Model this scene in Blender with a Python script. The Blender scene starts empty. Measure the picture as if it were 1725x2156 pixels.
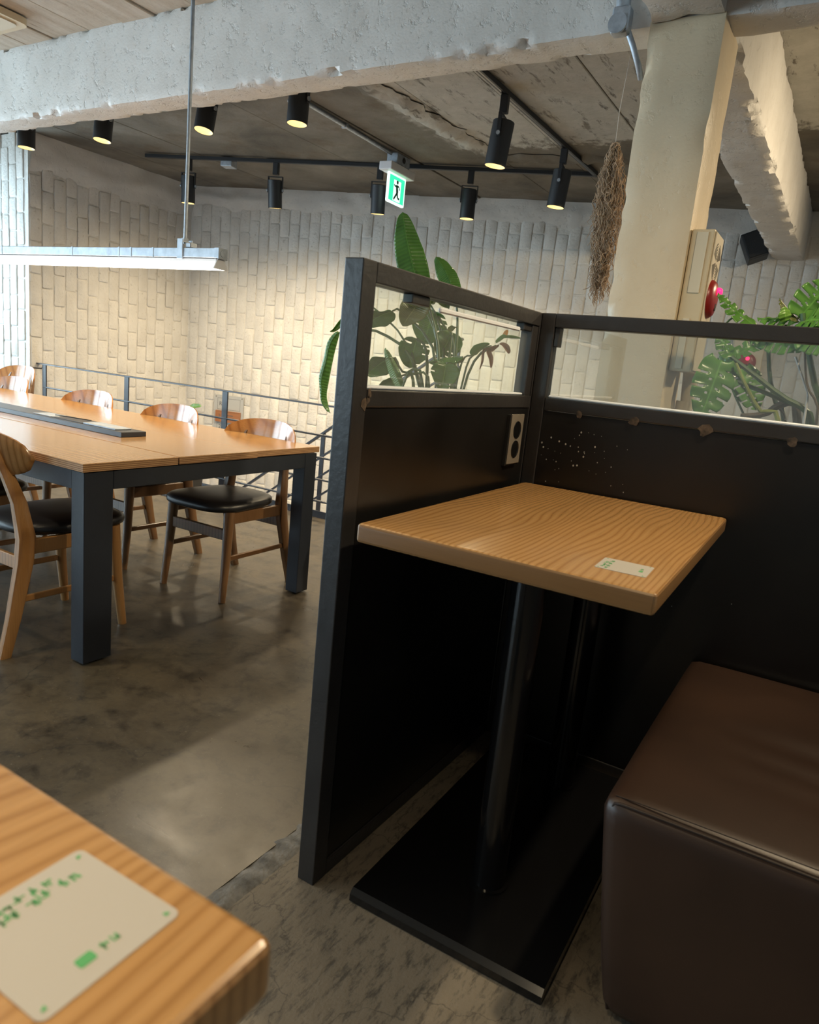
import bpy, bmesh, math, random
from mathutils import Vector, Matrix, noise
R_ = random.Random(7)
S = bpy.context.scene
COL = S.collection

# ------------------------------------------------------------------ camera
CAM_H = 1.18
FPX, PITCH, ROLL, YAW = 1497.48, -0.205174, 0.101460, -0.531093
def cam_axes():
    f = Vector((math.sin(YAW)*math.cos(PITCH), math.cos(YAW)*math.cos(PITCH), math.sin(PITCH)))
    rt = Vector((math.cos(YAW), -math.sin(YAW), 0)); up = rt.cross(f)
    r2 = math.cos(ROLL)*rt + math.sin(ROLL)*up
    u2 = -math.sin(ROLL)*rt + math.cos(ROLL)*up
    return r2, u2, f
CR, CU, CF = cam_axes()
CP = Vector((0, 0, CAM_H))
cd = bpy.data.cameras.new('camera'); cam = bpy.data.objects.new('camera', cd); COL.objects.link(cam)
cd.sensor_fit = 'VERTICAL'; cd.sensor_height = 36; cd.sensor_width = 36*1725/2156
cd.lens = 36*FPX/2156; cd.clip_start = .02
m = Matrix((CR, CU, -CF)).transposed().to_4x4(); m.translation = CP
cam.matrix_world = m
cd.dof.use_dof = True; cd.dof.focus_distance = 2.6; cd.dof.aperture_fstop = 7.5
S.camera = cam
def ray(u, v): return CR*((u-862.5)/FPX) - CU*((v-1078)/FPX) + CF
def at(u, v, Y): d = ray(u, v); return CP + d*(Y/d.y)          # point seen at a pixel, standing at depth Y
def proj(P):
    c = Vector(P)-CP; z = c.dot(CF)
    return (862.5+FPX*c.dot(CR)/z, 1078-FPX*c.dot(CU)/z, z)

# ------------------------------------------------------------------ world, daylight, exposure
w = bpy.data.worlds.new('world'); S.world = w; w.use_nodes = True
bg = w.node_tree.nodes['Background']; bg.inputs[0].default_value = (.62, .78, 1, 1); bg.inputs[1].default_value = 1.6
def area(name, loc, rot, sx, sy, power, color):
    l = bpy.data.lights.new(name, 'AREA'); l.shape = 'RECTANGLE'; l.size = sx; l.size_y = sy
    l.energy = power; l.color = color
    o = bpy.data.objects.new(name, l); COL.objects.link(o); o.location = loc; o.rotation_euler = rot
    return o
DAY = (.70, .84, 1)
area('window_daylight_side', (-8.72, .55, 1.5), (0, -math.pi/2, 0), 2.2, 6.2, 420, DAY)
area('window_daylight_rear', (-6.2, -3.62, 1.55), (math.pi/2, 0, 0), 4.6, 2.1, 110, DAY)
S.view_settings.view_transform = 'Standard'; S.view_settings.look = 'None'
S.view_settings.exposure = 0.6; S.view_settings.gamma = 1; S.view_settings.use_curve_mapping = False
S.cycles.use_denoising = True
S.cycles.use_adaptive_sampling = True; S.cycles.adaptive_threshold = .02
S.cycles.max_bounces = 7; S.cycles.diffuse_bounces = 3; S.cycles.glossy_bounces = 4
S.cycles.transparent_max_bounces = 12; S.cycles.caustics_reflective = False; S.cycles.caustics_refractive = False
S.cycles.sample_clamp_indirect = 6

# ------------------------------------------------------------------ materials
class N:
    def __init__(s, name):
        s.m = bpy.data.materials.new(name); s.m.use_nodes = True; s.t = s.m.node_tree; s.t.nodes.clear()
        s.out = s.n('ShaderNodeOutputMaterial')
    def n(s, typ, **k):
        x = s.t.nodes.new(typ)
        for a, b in k.items(): setattr(x, a, b)
        return x
    def l(s, a, b): s.t.links.new(a, b)
    def pos(s, scale=(1, 1, 1), src='pos', rot=(0, 0, 0)):
        if src == 'pos': o = s.n('ShaderNodeNewGeometry').outputs['Position']
        else: o = s.n('ShaderNodeTexCoord').outputs['Object']
        mp = s.n('ShaderNodeMapping'); mp.inputs['Scale'].default_value = scale; mp.inputs['Rotation'].default_value = rot
        s.l(o, mp.inputs[0]); return mp.outputs[0]
    def noise(s, vec, scale, detail=4, rough=.55, dist=0):
        x = s.n('ShaderNodeTexNoise'); x.inputs['Scale'].default_value = scale; x.inputs['Detail'].default_value = detail
        x.inputs['Roughness'].default_value = rough; x.inputs['Distortion'].default_value = dist
        s.l(vec, x.inputs['Vector']); return x.outputs['Fac']
    def ramp(s, fac, stops):
        x = s.n('ShaderNodeValToRGB'); e = x.color_ramp.elements
        while len(e) < len(stops): e.new(.5)
        for i, (p, c) in enumerate(stops):
            e[i].position = p
            e[i].color = (*c, 1) if isinstance(c, (tuple, list)) else (c, c, c, 1)
        s.l(fac, x.inputs[0]); return x.outputs[0]
    def mix(s, fac, a, b, mode='MIX'):
        x = s.n('ShaderNodeMix', data_type='RGBA', blend_type=mode)
        for sock, v in ((x.inputs[0], fac), (x.inputs[6], a), (x.inputs[7], b)):
            if isinstance(v, (int, float)): sock.default_value = v
            elif isinstance(v, tuple): sock.default_value = (*v, 1)
            else: s.l(v, sock)
        return x.outputs[2]
    def math(s, op, a, b=0):
        x = s.n('ShaderNodeMath', operation=op)
        for i, v in enumerate((a, b)):
            if isinstance(v, (int, float)): x.inputs[i].default_value = v
            else: s.l(v, x.inputs[i])
        return x.outputs[0]
    def bump(s, h, strength, dist=.02, normal=None):
        x = s.n('ShaderNodeBump'); x.inputs['Strength'].default_value = strength; x.inputs['Distance'].default_value = dist
        s.l(h, x.inputs['Height'])
        if normal: s.l(normal, x.inputs['Normal'])
        return x.outputs[0]
    def bsdf(s, color, rough=.5, metal=0, normal=None, spec=.5, coat=0, coat_rough=.1, sheen=0, emis=None, estr=0, sss=0):
        b = s.n('ShaderNodeBsdfPrincipled')
        for k, v in (('Base Color', color), ('Roughness', rough), ('Metallic', metal), ('Specular IOR Level', spec), ('Coat Weight', coat), ('Coat Roughness', coat_rough)):
            if isinstance(v, tuple): b.inputs[k].default_value = (*v, 1)
            elif isinstance(v, (int, float)): b.inputs[k].default_value = v
            else: s.l(v, b.inputs[k])
        if normal: s.l(normal, b.inputs['Normal'])
        if emis: b.inputs['Emission Color'].default_value = (*emis, 1); b.inputs['Emission Strength'].default_value = estr
        s.l(b.outputs[0], s.out.inputs[0]); return s.m

def simple(name, c, rough=.5, metal=0, spec=.5, coat=0, var=.0, vs=6, bump=0, bs=60, src='pos', coat_rough=.1):
    n = N(name); col = c; nrm = None
    p = n.pos(src=src)
    if var:
        f = n.noise(p, vs, 5)
        d = tuple(max(0, x*(1-var)) for x in c); e = tuple(min(1, x*(1+var)) for x in c)
        col = n.ramp(f, [(.3, d), (.7, e)])
    if bump: nrm = n.bump(n.noise(p, bs, 4), bump, .004)
    return n.bsdf(col, rough, metal, nrm, spec, coat, coat_rough)
def emit(name, c, strength, base=(1, 1, 1)):
    n = N(name); return n.bsdf(base, .4, 0, emis=c, estr=strength)

def paint_brick():
    n = N('white_painted_brick'); p = n.pos()
    a = n.noise(p, 5, 6, .6); b = n.noise(p, 38, 4, .6); c = n.noise(p, 130, 2)
    col = n.ramp(a, [(.3, (.60, .575, .535)), (.7, (.70, .68, .64))])
    spots = n.ramp(n.noise(p, 34, 3), [(.28, (.5, .47, .42)), (.36, (1, 1, 1))])
    col = n.mix(.55, col, spots, 'MULTIPLY')
    h = n.math('ADD', n.math('MULTIPLY', b, 1.0), n.math('MULTIPLY', c, .25))
    nr = n.bump(h, .55, .012)
    return n.bsdf(col, .42, 0, nr, .4)
def paint_concrete(name='white_painted_concrete', c0=(.58, .56, .53), c1=(.70, .685, .66), rough=.45, strength=.6, streak=(1, 1, 1)):
    n = N(name); p = n.pos(streak)
    a = n.noise(p, 3, 6, .65); b = n.noise(p, 22, 5, .65); c = n.noise(p, 90, 3)
    chips = n.ramp(n.noise(n.pos((1.6, 1.6, .7)), 14, 5, .7), [(.20, 0.), (.27, 1.)])
    col = n.mix(1, n.ramp(a, [(.3, c0), (.7, c1)]), n.ramp(chips, [(0, (.62, .56, .47)), (1, (1, 1, 1))]), 'MULTIPLY')
    h = n.math('ADD', n.math('MULTIPLY', n.ramp(b, [(.26, 0.), (.44, .8), (1, 1.)]), .4), n.math('ADD', n.math('MULTIPLY', c, .12), n.math('MULTIPLY', chips, .7)))
    return n.bsdf(col, rough, 0, n.bump(h, strength, .018), .4)
def raw_ceiling():
    n = N('raw_concrete_with_old_paint'); p = n.pos()
    a = n.noise(p, 1.7, 7, .62, .4); b = n.noise(p, 9, 6, .7); c = n.noise(p, 60, 4)
    conc = n.ramp(a, [(.25, (.060, .054, .045)), (.5, (.145, .130, .105)), (.75, (.23, .21, .175))])
    brown = n.mix(n.ramp(n.noise(p, 3.1, 5, .7), [(.52, 0.), (.7, .6)]), conc, (.10, .068, .038))
    # old white paint is left on the bays beside the column
    sx = n.n('ShaderNodeSeparateXYZ'); n.l(n.pos(), sx.inputs[0])
    bay = n.math('ADD', n.math('MULTIPLY', n.math('ADD', sx.outputs[0], 3.0), 2.6), n.math('MULTIPLY', n.math('SUBTRACT', a, .5), 2.2))
    bay = n.math('MINIMUM', bay, n.math('ADD', n.math('MULTIPLY', n.math('SUBTRACT', 5.35, sx.outputs[1]), 3), n.math('MULTIPLY', n.math('SUBTRACT', b, .5), 2.5)))
    st = n.pos((3.0, .7, 1))
    flakes = n.ramp(n.noise(st, 5, 8, .72), [(.36, 0.), (.44, 1.)])
    paint = n.math('MULTIPLY', n.ramp(bay, [(.0, 0.), (.35, 1.)]), flakes)
    col = n.mix(paint, brown, n.ramp(b, [(.3, (.36, .345, .30)), (.7, (.47, .45, .40))]))
    h = n.math('ADD', n.math('MULTIPLY', b, .7), n.math('ADD', n.math('MULTIPLY', c, .3), n.math('MULTIPLY', paint, .35)))
    return n.bsdf(col, .72, 0, n.bump(h, .5, .012), .3)
def board_ceiling():
    n = N('board_marked_painted_concrete'); p = n.pos((6, 1.1, 1))
    a = n.noise(p, 2.2, 7, .68); b = n.noise(n.pos(), 30, 5)
    col = n.ramp(a, [(.26, (.20, .13, .08)), (.35, (.46, .385, .30)), (.6, (.58, .52, .44)), (.8, (.64, .59, .52))])
    return n.bsdf(col, .65, 0, n.bump(n.math('ADD', a, n.math('MULTIPLY', b, .3)), .5, .012), .3)
def floor_polished():
    n = N('polished_concrete'); p = n.pos()
    a = n.noise(p, .9, 5, .55, .5); b = n.noise(n.pos((1, 1.6, 1), rot=(0, 0, .6)), 3.2, 6, .66, .6); c = n.noise(p, 45, 4, .7)
    col = n.ramp(a, [(.28, (.070, .057, .041)), (.48, (.112, .090, .060)), (.62, (.140, .112, .073)), (.8, (.175, .144, .097))])
    col = n.mix(n.ramp(b, [(.28, .62), (.72, 0.)]), col, (.036, .030, .024))
    scr = n.ramp(n.noise(n.pos((2, 46, 1), rot=(0, 0, .9)), 2.2, 4, .7), [(.66, 0.), (.74, .35)]); col = n.mix(scr, col, (.26, .23, .18))
    blot = n.ramp(n.noise(p, 26, 3, .6), [(.25, .8), (.31, 0.)]); col = n.mix(blot, col, (.028, .025, .022))
    sp = n.ramp(n.noise(p, 90, 2), [(.70, 0.), (.74, .5)]); col = n.mix(sp, col, (.26, .24, .20))
    col = n.mix(1, col, n.ramp(n.noise(p, 11, 6, .7, .3), [(.32, (.34, .34, .36)), (.50, (.92, .92, .92)), (.68, (1.0, .97, .92))]), 'MULTIPLY')
    col = n.mix(1, col, n.ramp(c, [(.30, (.80, .80, .80)), (.55, (1, 1, 1))]), 'MULTIPLY')
    # hairline cracks
    v = n.n('ShaderNodeTexVoronoi', feature='DISTANCE_TO_EDGE'); v.inputs['Scale'].default_value = 1.15
    wv = n.n('ShaderNodeVectorMath', operation='ADD'); nn = n.n('ShaderNodeTexNoise'); nn.inputs['Scale'].default_value = 4; nn.inputs['Detail'].default_value = 6
    n.l(p, nn.inputs['Vector']); sc = n.n('ShaderNodeVectorMath', operation='SCALE'); sc.inputs['Scale'].default_value = .5
    n.l(nn.outputs['Color'], sc.inputs[0]); n.l(p, wv.inputs[0]); n.l(sc.outputs[0], wv.inputs[1]); n.l(wv.outputs[0], v.inputs['Vector'])
    cr = n.ramp(v.outputs['Distance'], [(.0, .7), (.006, 0.)]); col = n.mix(cr, col, (.03, .028, .024))
    r = n.ramp(b, [(.3, .26), (.7, .42)])
    return n.bsdf(col, r, 0, n.bump(n.math('ADD', b, n.math('MULTIPLY', c, .25)), .10, .008), .45)
def floor_rough():
    n = N('worn_rough_concrete'); p = n.pos((1, 1, 1))
    a = n.noise(p, 2.2, 6, .62); b = n.noise(n.pos((17, 5, 1), rot=(0, 0, .5)), 3.2, 6, .72); c = n.noise(p, 120, 4, .7)
    col = n.ramp(a, [(.3, (.125, .106, .080)), (.7, (.225, .192, .148))])
    col = n.mix(n.ramp(b, [(.36, .85), (.50, 0.)]), col, (.052, .047, .040))
    sp = n.ramp(n.noise(p, 14, 2), [(.74, 0.), (.755, .9)]); col = n.mix(sp, col, (.36, .34, .29))
    v = n.n('ShaderNodeTexVoronoi', feature='DISTANCE_TO_EDGE'); v.inputs['Scale'].default_value = 2.2
    nn = n.n('ShaderNodeTexNoise'); nn.inputs['Scale'].default_value = 7; nn.inputs['Detail'].default_value = 6; n.l(p, nn.inputs['Vector'])
    sc = n.n('ShaderNodeVectorMath', operation='SCALE'); sc.inputs['Scale'].default_value = .35; n.l(nn.outputs['Color'], sc.inputs[0])
    wv = n.n('ShaderNodeVectorMath', operation='ADD'); n.l(p, wv.inputs[0]); n.l(sc.outputs[0], wv.inputs[1]); n.l(wv.outputs[0], v.inputs['Vector'])
    col = n.mix(n.ramp(v.outputs['Distance'], [(.0, .6), (.007, 0.)]), col, (.03, .028, .025))
    return n.bsdf(col, .58, 0, n.bump(n.math('ADD', b, n.math('MULTIPLY', c, .5)), .35, .006), .4)
def wood(name, dark, mid, light, along='y', rough=.3, freq=26, dist=5.5, coat=.25, stretch=.16, fine=1.0):
    n = N(name)
    sc = (1, stretch, 1) if along == 'y' else ((stretch, 1, 1) if along == 'x' else (1, 1, stretch))
    p = n.pos(sc, 'obj')
    big = n.noise(p, 3.4, 3, .5)
    wv = n.n('ShaderNodeTexWave', wave_type='BANDS', bands_direction='X' if along != 'x' else 'Y')
    wv.inputs['Scale'].default_value = freq/3.18; wv.inputs['Distortion'].default_value = dist
    wv.inputs['Detail'].default_value = 2; wv.inputs['Detail Scale'].default_value = 3.6*3.18/freq; wv.inputs['Detail Roughness'].default_value = .55
    n.l(p, wv.inputs['Vector'])
    fs = (70, 2.5, 70) if along == 'y' else ((2.5, 70, 70) if along == 'x' else (70, 70, 2.5))
    pores = n.noise(n.pos(fs, 'obj'), 3, 4, .7)
    col = n.ramp(wv.outputs['Fac'], [(.0, dark), (.22, mid), (1, light)])
    col = n.mix(n.ramp(pores, [(.35, .26*fine), (.55, 0.)]), col, tuple(x*.62 for x in dark))
    col = n.mix(n.ramp(big, [(.3, .25), (.7, 0.)]), col, mid)
    return n.bsdf(col, rough, 0, n.bump(pores, .06, .002), .5, coat, .12)
def ply_edge():
    n = N('plywood_edge'); p = n.pos(src='pos')
    sx = n.n('ShaderNodeSeparateXYZ'); n.l(p, sx.inputs[0])
    f = n.math('FRACT', n.math('MULTIPLY', sx.outputs[2], 150))
    col = n.ramp(f, [(.0, (.24, .115, .045)), (.45, (.27, .13, .05)), (.55, (.55, .33, .16)), (1, (.60, .37, .19))])
    g = n.noise(n.pos((6, 6, 60)), 6, 4); col = n.mix(n.ramp(g, [(.3, .5), (.6, 0.)]), col, (.26, .13, .06))
    return n.bsdf(col, .55)
def glass_mat(name='clear_glass', tint=(.93, .97, .95), refl=.045, veil=.06):
    n = N(name)
    tr = n.n('ShaderNodeBsdfTransparent'); tr.inputs[0].default_value = (*tint, 1)
    gl = n.n('ShaderNodeBsdfGlossy'); gl.inputs['Roughness'].default_value = .02
    lw = n.n('ShaderNodeLayerWeight'); lw.inputs[0].default_value = .5
    fr = n.n('ShaderNodeMath', operation='ADD'); n.l(n.math('MULTIPLY', n.math('POWER', lw.outputs['Facing'], 5), .9), fr.inputs[0]); fr.inputs[1].default_value = refl
    mx = n.n('ShaderNodeMixShader'); n.l(fr.outputs[0], mx.inputs[0]); n.l(tr.outputs[0], mx.inputs[1]); n.l(gl.outputs[0], mx.inputs[2])
    df = n.n('ShaderNodeBsdfDiffuse'); df.inputs[0].default_value = (.8, .82, .8, 1)  # pale diffuse share: dirt film plus a painted-in veil of reflections
    m2 = n.n('ShaderNodeMixShader'); m2.inputs[0].default_value = veil; n.l(mx.outputs[0], m2.inputs[1]); n.l(df.outputs[0], m2.inputs[2])
    n.l(m2.outputs[0], n.out.inputs[0]); return n.m
def leaf_mat(name, c0, c1, rough=.28, rib=60, trans=True):
    n = N(name); uv = n.n('ShaderNodeTexCoord').outputs['UV']
    sx = n.n('ShaderNodeSeparateXYZ'); n.l(uv, sx.inputs[0])
    ribs = n.math('SINE', n.math('MULTIPLY', sx.outputs[1], rib))
    mid = n.ramp(n.math('ABSOLUTE', n.math('SUBTRACT', sx.outputs[0], .5)), [(.0, 1.), (.03, 0.)])
    a = n.noise(n.pos(), 9, 4)
    col = n.ramp(a, [(.3, c0), (.7, c1)])
    col = n.mix(n.math('MULTIPLY', mid, .6), col, tuple(min(1, x*1.9+.03) for x in c1))
    col = n.mix(n.math('MULTIPLY', n.math('ADD', ribs, 1), .14), col, tuple(x*1.5 for x in c1))
    b = n.n('ShaderNodeBsdfPrincipled'); n.l(col, b.inputs['Base Color']); b.inputs['Roughness'].default_value = rough
    n.l(n.bump(ribs, .25, .003), b.inputs['Normal'])
    t = n.n('ShaderNodeBsdfTranslucent'); n.l(n.mix(1, col, (.9, 1, .35), 'MULTIPLY'), t.inputs[0])
    mx = n.n('ShaderNodeMixShader'); mx.inputs[0].default_value = .28
    n.l(b.outputs[0], mx.inputs[1]); n.l(t.outputs[0], mx.inputs[2]); n.l(mx.outputs[0], n.out.inputs[0]); return n.m
def leather(name, c, rough=.4):
    n = N(name); p = n.pos()
    v = n.noise(p, 260, 3, .6); a = n.noise(p, 4, 4)
    col = n.ramp(a, [(.3, tuple(x*.8 for x in c)), (.7, tuple(x*1.2 for x in c))])
    return n.bsdf(col, rough, 0, n.bump(v, .10, .002), .5)

MT = {}
MT['brick'] = paint_brick()
MT['plaster'] = paint_concrete('white_plaster_band', (.52, .505, .48), (.62, .605, .575), .5, .5)
MT['beam'] = paint_concrete('white_painted_concrete_beam', strength=.75)
MT['column'] = paint_concrete('cream_painted_column', (.70, .575, .40), (.78, .655, .47), .42, .32)
MT['soffit'] = raw_ceiling(); MT['boards'] = board_ceiling()
MT['floor'] = floor_polished(); MT['floor2'] = floor_rough()
MT['strip'] = simple('cracked_grout', (.15, .145, .135), .75, var=.55, vs=26, bump=1, bs=60)
MT['plainwall'] = simple('plain_white_wall', (.62, .60, .57), .7, var=.06)
MT['oak'] = wood('oiled_oak_top', (.37, .185, .060), (.49, .268, .098), (.55, .315, .125), 'y', .27, 70, 34, .35, .26)
MT['oakedge'] = wood('oak_lipping', (.27, .135, .05), (.40, .215, .085), (.46, .26, .11), 'x', .3, 90, 2, .3)
MT['teak'] = wood('lacquered_orange_veneer', (.40, .20, .070), (.53, .285, .105), (.60, .345, .14), 'x', .2, 45, 22, .5, .16, 1.6)
MT['ply'] = ply_edge()
MT['chairback'] = wood('lacquered_chair_ply', (.33, .125, .022), (.46, .195, .042), (.52, .235, .058), 'x', .16, 40, 2, .6)
MT['chairwood_shaded'] = wood('beech_in_shade', (.11, .052, .020), (.165, .082, .034), (.20, .105, .046), 'z', .32, 50, 2, .25)  # same beech as the near chairs, with shade put into the colour
MT['chairwood_shaded2'] = wood('honey_beech', (.27, .125, .036), (.37, .18, .060), (.43, .225, .083), 'z', .28, 50, 2, .35)
MT['blackleather'] = leather('black_leatherette', (.010, .010, .012), .36)
MT['brownleather'] = leather('brown_leatherette', (.036, .019, .012), .40)
MT['brownpipe'] = simple('dark_brown_piping', (.022, .012, .008), .5)
MT['navy'] = simple('dark_navy_steel', (.020, .025, .036), .38, var=.25, vs=3, bump=.15, bs=40)
MT['railmetal'] = simple('black_painted_rail', (.018, .020, .028), .35, spec=.6)
MT['frame'] = simple('black_powder_coat', (.027, .0255, .0255), .36, var=.3, vs=4, bump=.2, bs=55, spec=.55)
MT['panel'] = simple('black_lacquered_panel', (.0085, .0080, .0078), .30, var=.35, vs=5, bump=.05, bs=20)
MT['gloss'] = simple('gloss_black_steel', (.006, .006, .0065), .16, spec=.6, bump=.03, bs=9)
MT['weld'] = simple('scorched_weld', (.080, .056, .038), .55, var=.8, vs=70)
MT['speck'] = simple('pale_paint_specks', (.45, .46, .45), .6)
MT['glass'] = glass_mat()
MT['filmglass'] = glass_mat('film_coated_glass', (.95, .97, .96), .17, .03)
MT['sealant'] = simple('white_foam_strip', (.72, .76, .82), .6)
MT['spot'] = simple('matt_black_lamp', (.014, .016, .020), .5, bump=.15, bs=120)
MT['reflector'] = simple('lamp_reflector', (.9, .72, .40), .3, .3)
MT['bulb'] = emit('warm_lamp_face', (1, .70, .25), .95, (.9, .7, .35))
MT['led'] = emit('cool_led_diffuser', (1, .95, .86), 6.5)
MT['galv'] = simple('galvanised_steel', (.37, .41, .46), .48, .6, var=.2, vs=30, bump=.1, bs=90)
MT['white'] = simple('white_plastic', (.74, .74, .76), .4)
MT['beige'] = simple('beige_plastic', (.66, .545, .36), .42)
MT['ivory'] = simple('ivory_plastic', (.68, .60, .45), .45)
MT['dark'] = simple('dark_gap', (.01, .01, .01), .7)
MT['red'] = simple('red_alarm_plastic', (.30, .018, .014), .35)
MT['redlamp'] = emit('red_alarm_lamp', (1, .015, .10), 2.2, (.5, .02, .08))
MT['exitgreen'] = emit('exit_green', (.03, .80, .33), 1.0, (.02, .4, .2))
MT['exitwhite'] = emit('exit_white', (.72, 1, .88), .85)
MT['exitdark'] = simple('exit_dark_green', (.005, .12, .06), .5)
MT['steel'] = simple('brushed_steel_plate', (.25, .22, .18), .40, .25, bump=.1, bs=150)
MT['sticker'] = simple('off_white_sticker', (.52, .495, .455), .5)
MT['green'] = simple('green_print', (.10, .42, .15), .6)
MT['leafA'] = leaf_mat('strelitzia_leaf', (.055, .150, .036), (.10, .25, .052), .24, 170)
MT['leafB'] = leaf_mat('strelitzia_leaf_pale', (.07, .19, .035), (.11, .27, .05), .3, 150)
MT['leafC'] = leaf_mat('strelitzia_leaf_olive', (.10, .125, .035), (.16, .175, .055), .26, 150)
MT['leafM'] = leaf_mat('monstera_leaf', (.070, .20, .035), (.13, .32, .060), .28, 26)
MT['leafP'] = leaf_mat('young_leaf', (.16, .34, .05), (.22, .42, .08), .35, 30)
MT['stem'] = simple('green_stem', (.045, .095, .035), .4, var=.3, vs=20)
MT['stem2'] = simple('yellow_green_stem', (.26, .30, .08), .45, var=.25, vs=20)
MT['root'] = simple('brown_aerial_root', (.085, .060, .038), .7, var=.4, vs=40)
MT['dry'] = simple('dry_brown_leaf', (.22, .085, .045), .6, var=.4, vs=30)
MT['petal'] = simple('orange_petal', (.65, .26, .05), .5)
MT['moss'] = simple('dried_moss', (.42, .30, .20), .85, var=.4, vs=30)
MT['string'] = simple('nylon_string', (.55, .53, .5), .5)
MT['soil'] = simple('potting_soil', (.04, .028, .02), .9, var=.5, vs=40, bump=.8, bs=80)
MT['pot'] = simple('dark_grey_planter', (.045, .045, .048), .6, var=.2)
MT['signboard'] = simple('grey_white_sign_board', (.44, .445, .44), .5)
MT['plaque'] = wood('brown_wood_plaque', (.26, .095, .035), (.34, .135, .052), (.38, .16, .065), 'x', .45, 50, 2, 0)
MT['print'] = simple('dark_print', (.10, .10, .10), .6)
MT['concretestep'] = simple('stair_concrete', (.16, .15, .13), .7, var=.3, bump=.3)
MT['duct'] = simple('beige_cable_duct', (.52, .44, .31), .5, bump=.2, bs=30)
MT['speakermesh'] = simple('speaker_mesh', (.012, .012, .013), .7, bump=.6, bs=300)

# ------------------------------------------------------------------ builders
def thing(name, label, cat, loc=(0, 0, 0), rz=0, group=None, kind=None):
    o = bpy.data.objects.new(name, None); o.empty_display_size = .1; COL.objects.link(o)
    o.location = loc; o.rotation_euler = (0, 0, rz)
    return tag(o, label, cat, group, kind)
def tag(o, label=None, cat=None, group=None, kind=None):
    for k, v in (('label', label), ('category', cat), ('group', group), ('kind', kind)):
        if v: o[k] = v
    return o
def link(name, me, mat, parent=None, smooth=False):
    o = bpy.data.objects.new(name, me); COL.objects.link(o)
    if mat:
        me.materials.clear()
        for x in (mat if isinstance(mat, (list, tuple)) else [mat]): me.materials.append(MT[x] if isinstance(x, str) else x)
    if parent: o.parent = parent
    if smooth:
        for p in me.polygons: p.use_smooth = True
    return o
def fin(name, bm, mat, parent=None, smooth=False, ang=None):
    bmesh.ops.recalc_face_normals(bm, faces=bm.faces)
    me = bpy.data.meshes.new(name); bm.to_mesh(me); bm.free()
    o = link(name, me, mat, parent, smooth or ang is not None)
    if ang is not None: me.set_sharp_from_angle(angle=math.radians(ang))
    return o
def bbox(bm, a, b, bev=0, seg=2, mtx=None):
    a = Vector(a); b = Vector(b); c = (a+b)/2; d = b-a
    r = bmesh.ops.create_cube(bm, size=1)
    vs = r['verts']
    for v in vs: v.co = Vector((v.co.x*d.x, v.co.y*d.y, v.co.z*d.z))+c
    if bev:
        es = list({e for v in vs for e in v.link_edges})
        q = bmesh.ops.bevel(bm, geom=es, offset=bev, segments=seg, profile=.6, affect='EDGES')
        vs = list({v for v in vs if v.is_valid} | set(q['verts']))
    if mtx: bmesh.ops.transform(bm, matrix=mtx, verts=vs)
    return vs
def box(name, a, b, mat, parent=None, bev=0, seg=2, mtx=None):
    bm = bmesh.new(); bbox(bm, a, b, bev, seg, mtx)
    return fin(name, bm, mat, parent, ang=12 if bev else None)
def ring_tube(bm, pts, radii, seg=10, cap=True, flat=None):
    pts = [Vector(p) for p in pts]
    if isinstance(radii, (int, float)): radii = [radii]*len(pts)
    rings = []; prev = None
    for i, p in enumerate(pts):
        t = (pts[min(i+1, len(pts)-1)]-pts[max(i-1, 0)]).normalized()
        if prev is None:
            ref = Vector((0, 0, 1)) if abs(t.z) < .9 else Vector((1, 0, 0)); nrm = (ref-t*ref.dot(t)).normalized()
        else: nrm = (prev-t*prev.dot(t)).normalized()
        prev = nrm; bn = t.cross(nrm)
        ring = []
        for k in range(seg):
            a = 2*math.pi*k/seg
            ring.append(bm.verts.new(p+(nrm*math.cos(a)*(flat or 1)+bn*math.sin(a))*radii[i]))
        rings.append(ring)
    for i in range(len(rings)-1):
        for k in range(seg):
            bm.faces.new((rings[i][k], rings[i][(k+1) % seg], rings[i+1][(k+1) % seg], rings[i+1][k]))
    if cap:
        bm.faces.new(rings[0][::-1]); bm.faces.new(rings[-1])
def tube(name, pts, r, mat, parent=None, seg=10, flat=None):
    bm = bmesh.new(); ring_tube(bm, pts, r, seg, flat=flat); return fin(name, bm, mat, parent, ang=40)
def bar(name, p, q, wd, ht, mat, parent=None, bev=.003, up=(0, 0, 1)):
    """square bar from p to q"""
    p = Vector(p); q = Vector(q); d = q-p; L = d.length; x = d.normalized(); u = Vector(up)
    if abs(x.dot(u)) > .98: u = Vector((0, 1, 0))
    y = u.cross(x).normalized(); z = x.cross(y)
    m4 = Matrix((x, y, z)).transposed().to_4x4(); m4.translation = (p+q)/2
    return box(name, (-L/2, -wd/2, -ht/2), (L/2, wd/2, ht/2), mat, parent, bev, 1, m4)
def lathe(name, prof, mat, parent=None, seg=28, mtx=None, ang=40):
    bm = bmesh.new(); rings = []
    for r, z in prof:
        rings.append([bm.verts.new((r*math.cos(2*math.pi*k/seg), r*math.sin(2*math.pi*k/seg), z)) for k in range(seg)] if r > 1e-6 else [bm.verts.new((0, 0, z))])
    for a, b in zip(rings, rings[1:]):
        for k in range(seg):
            if len(a) == 1 and len(b) == 1: continue
            if len(a) == 1: bm.faces.new((a[0], b[k], b[(k+1) % seg]))
            elif len(b) == 1: bm.faces.new((a[k], a[(k+1) % seg], b[0]))
            else: bm.faces.new((a[k], a[(k+1) % seg], b[(k+1) % seg], b[k]))
    if mtx: bmesh.ops.transform(bm, matrix=mtx, verts=bm.verts)
    return fin(name, bm, mat, parent, ang=ang)
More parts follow.
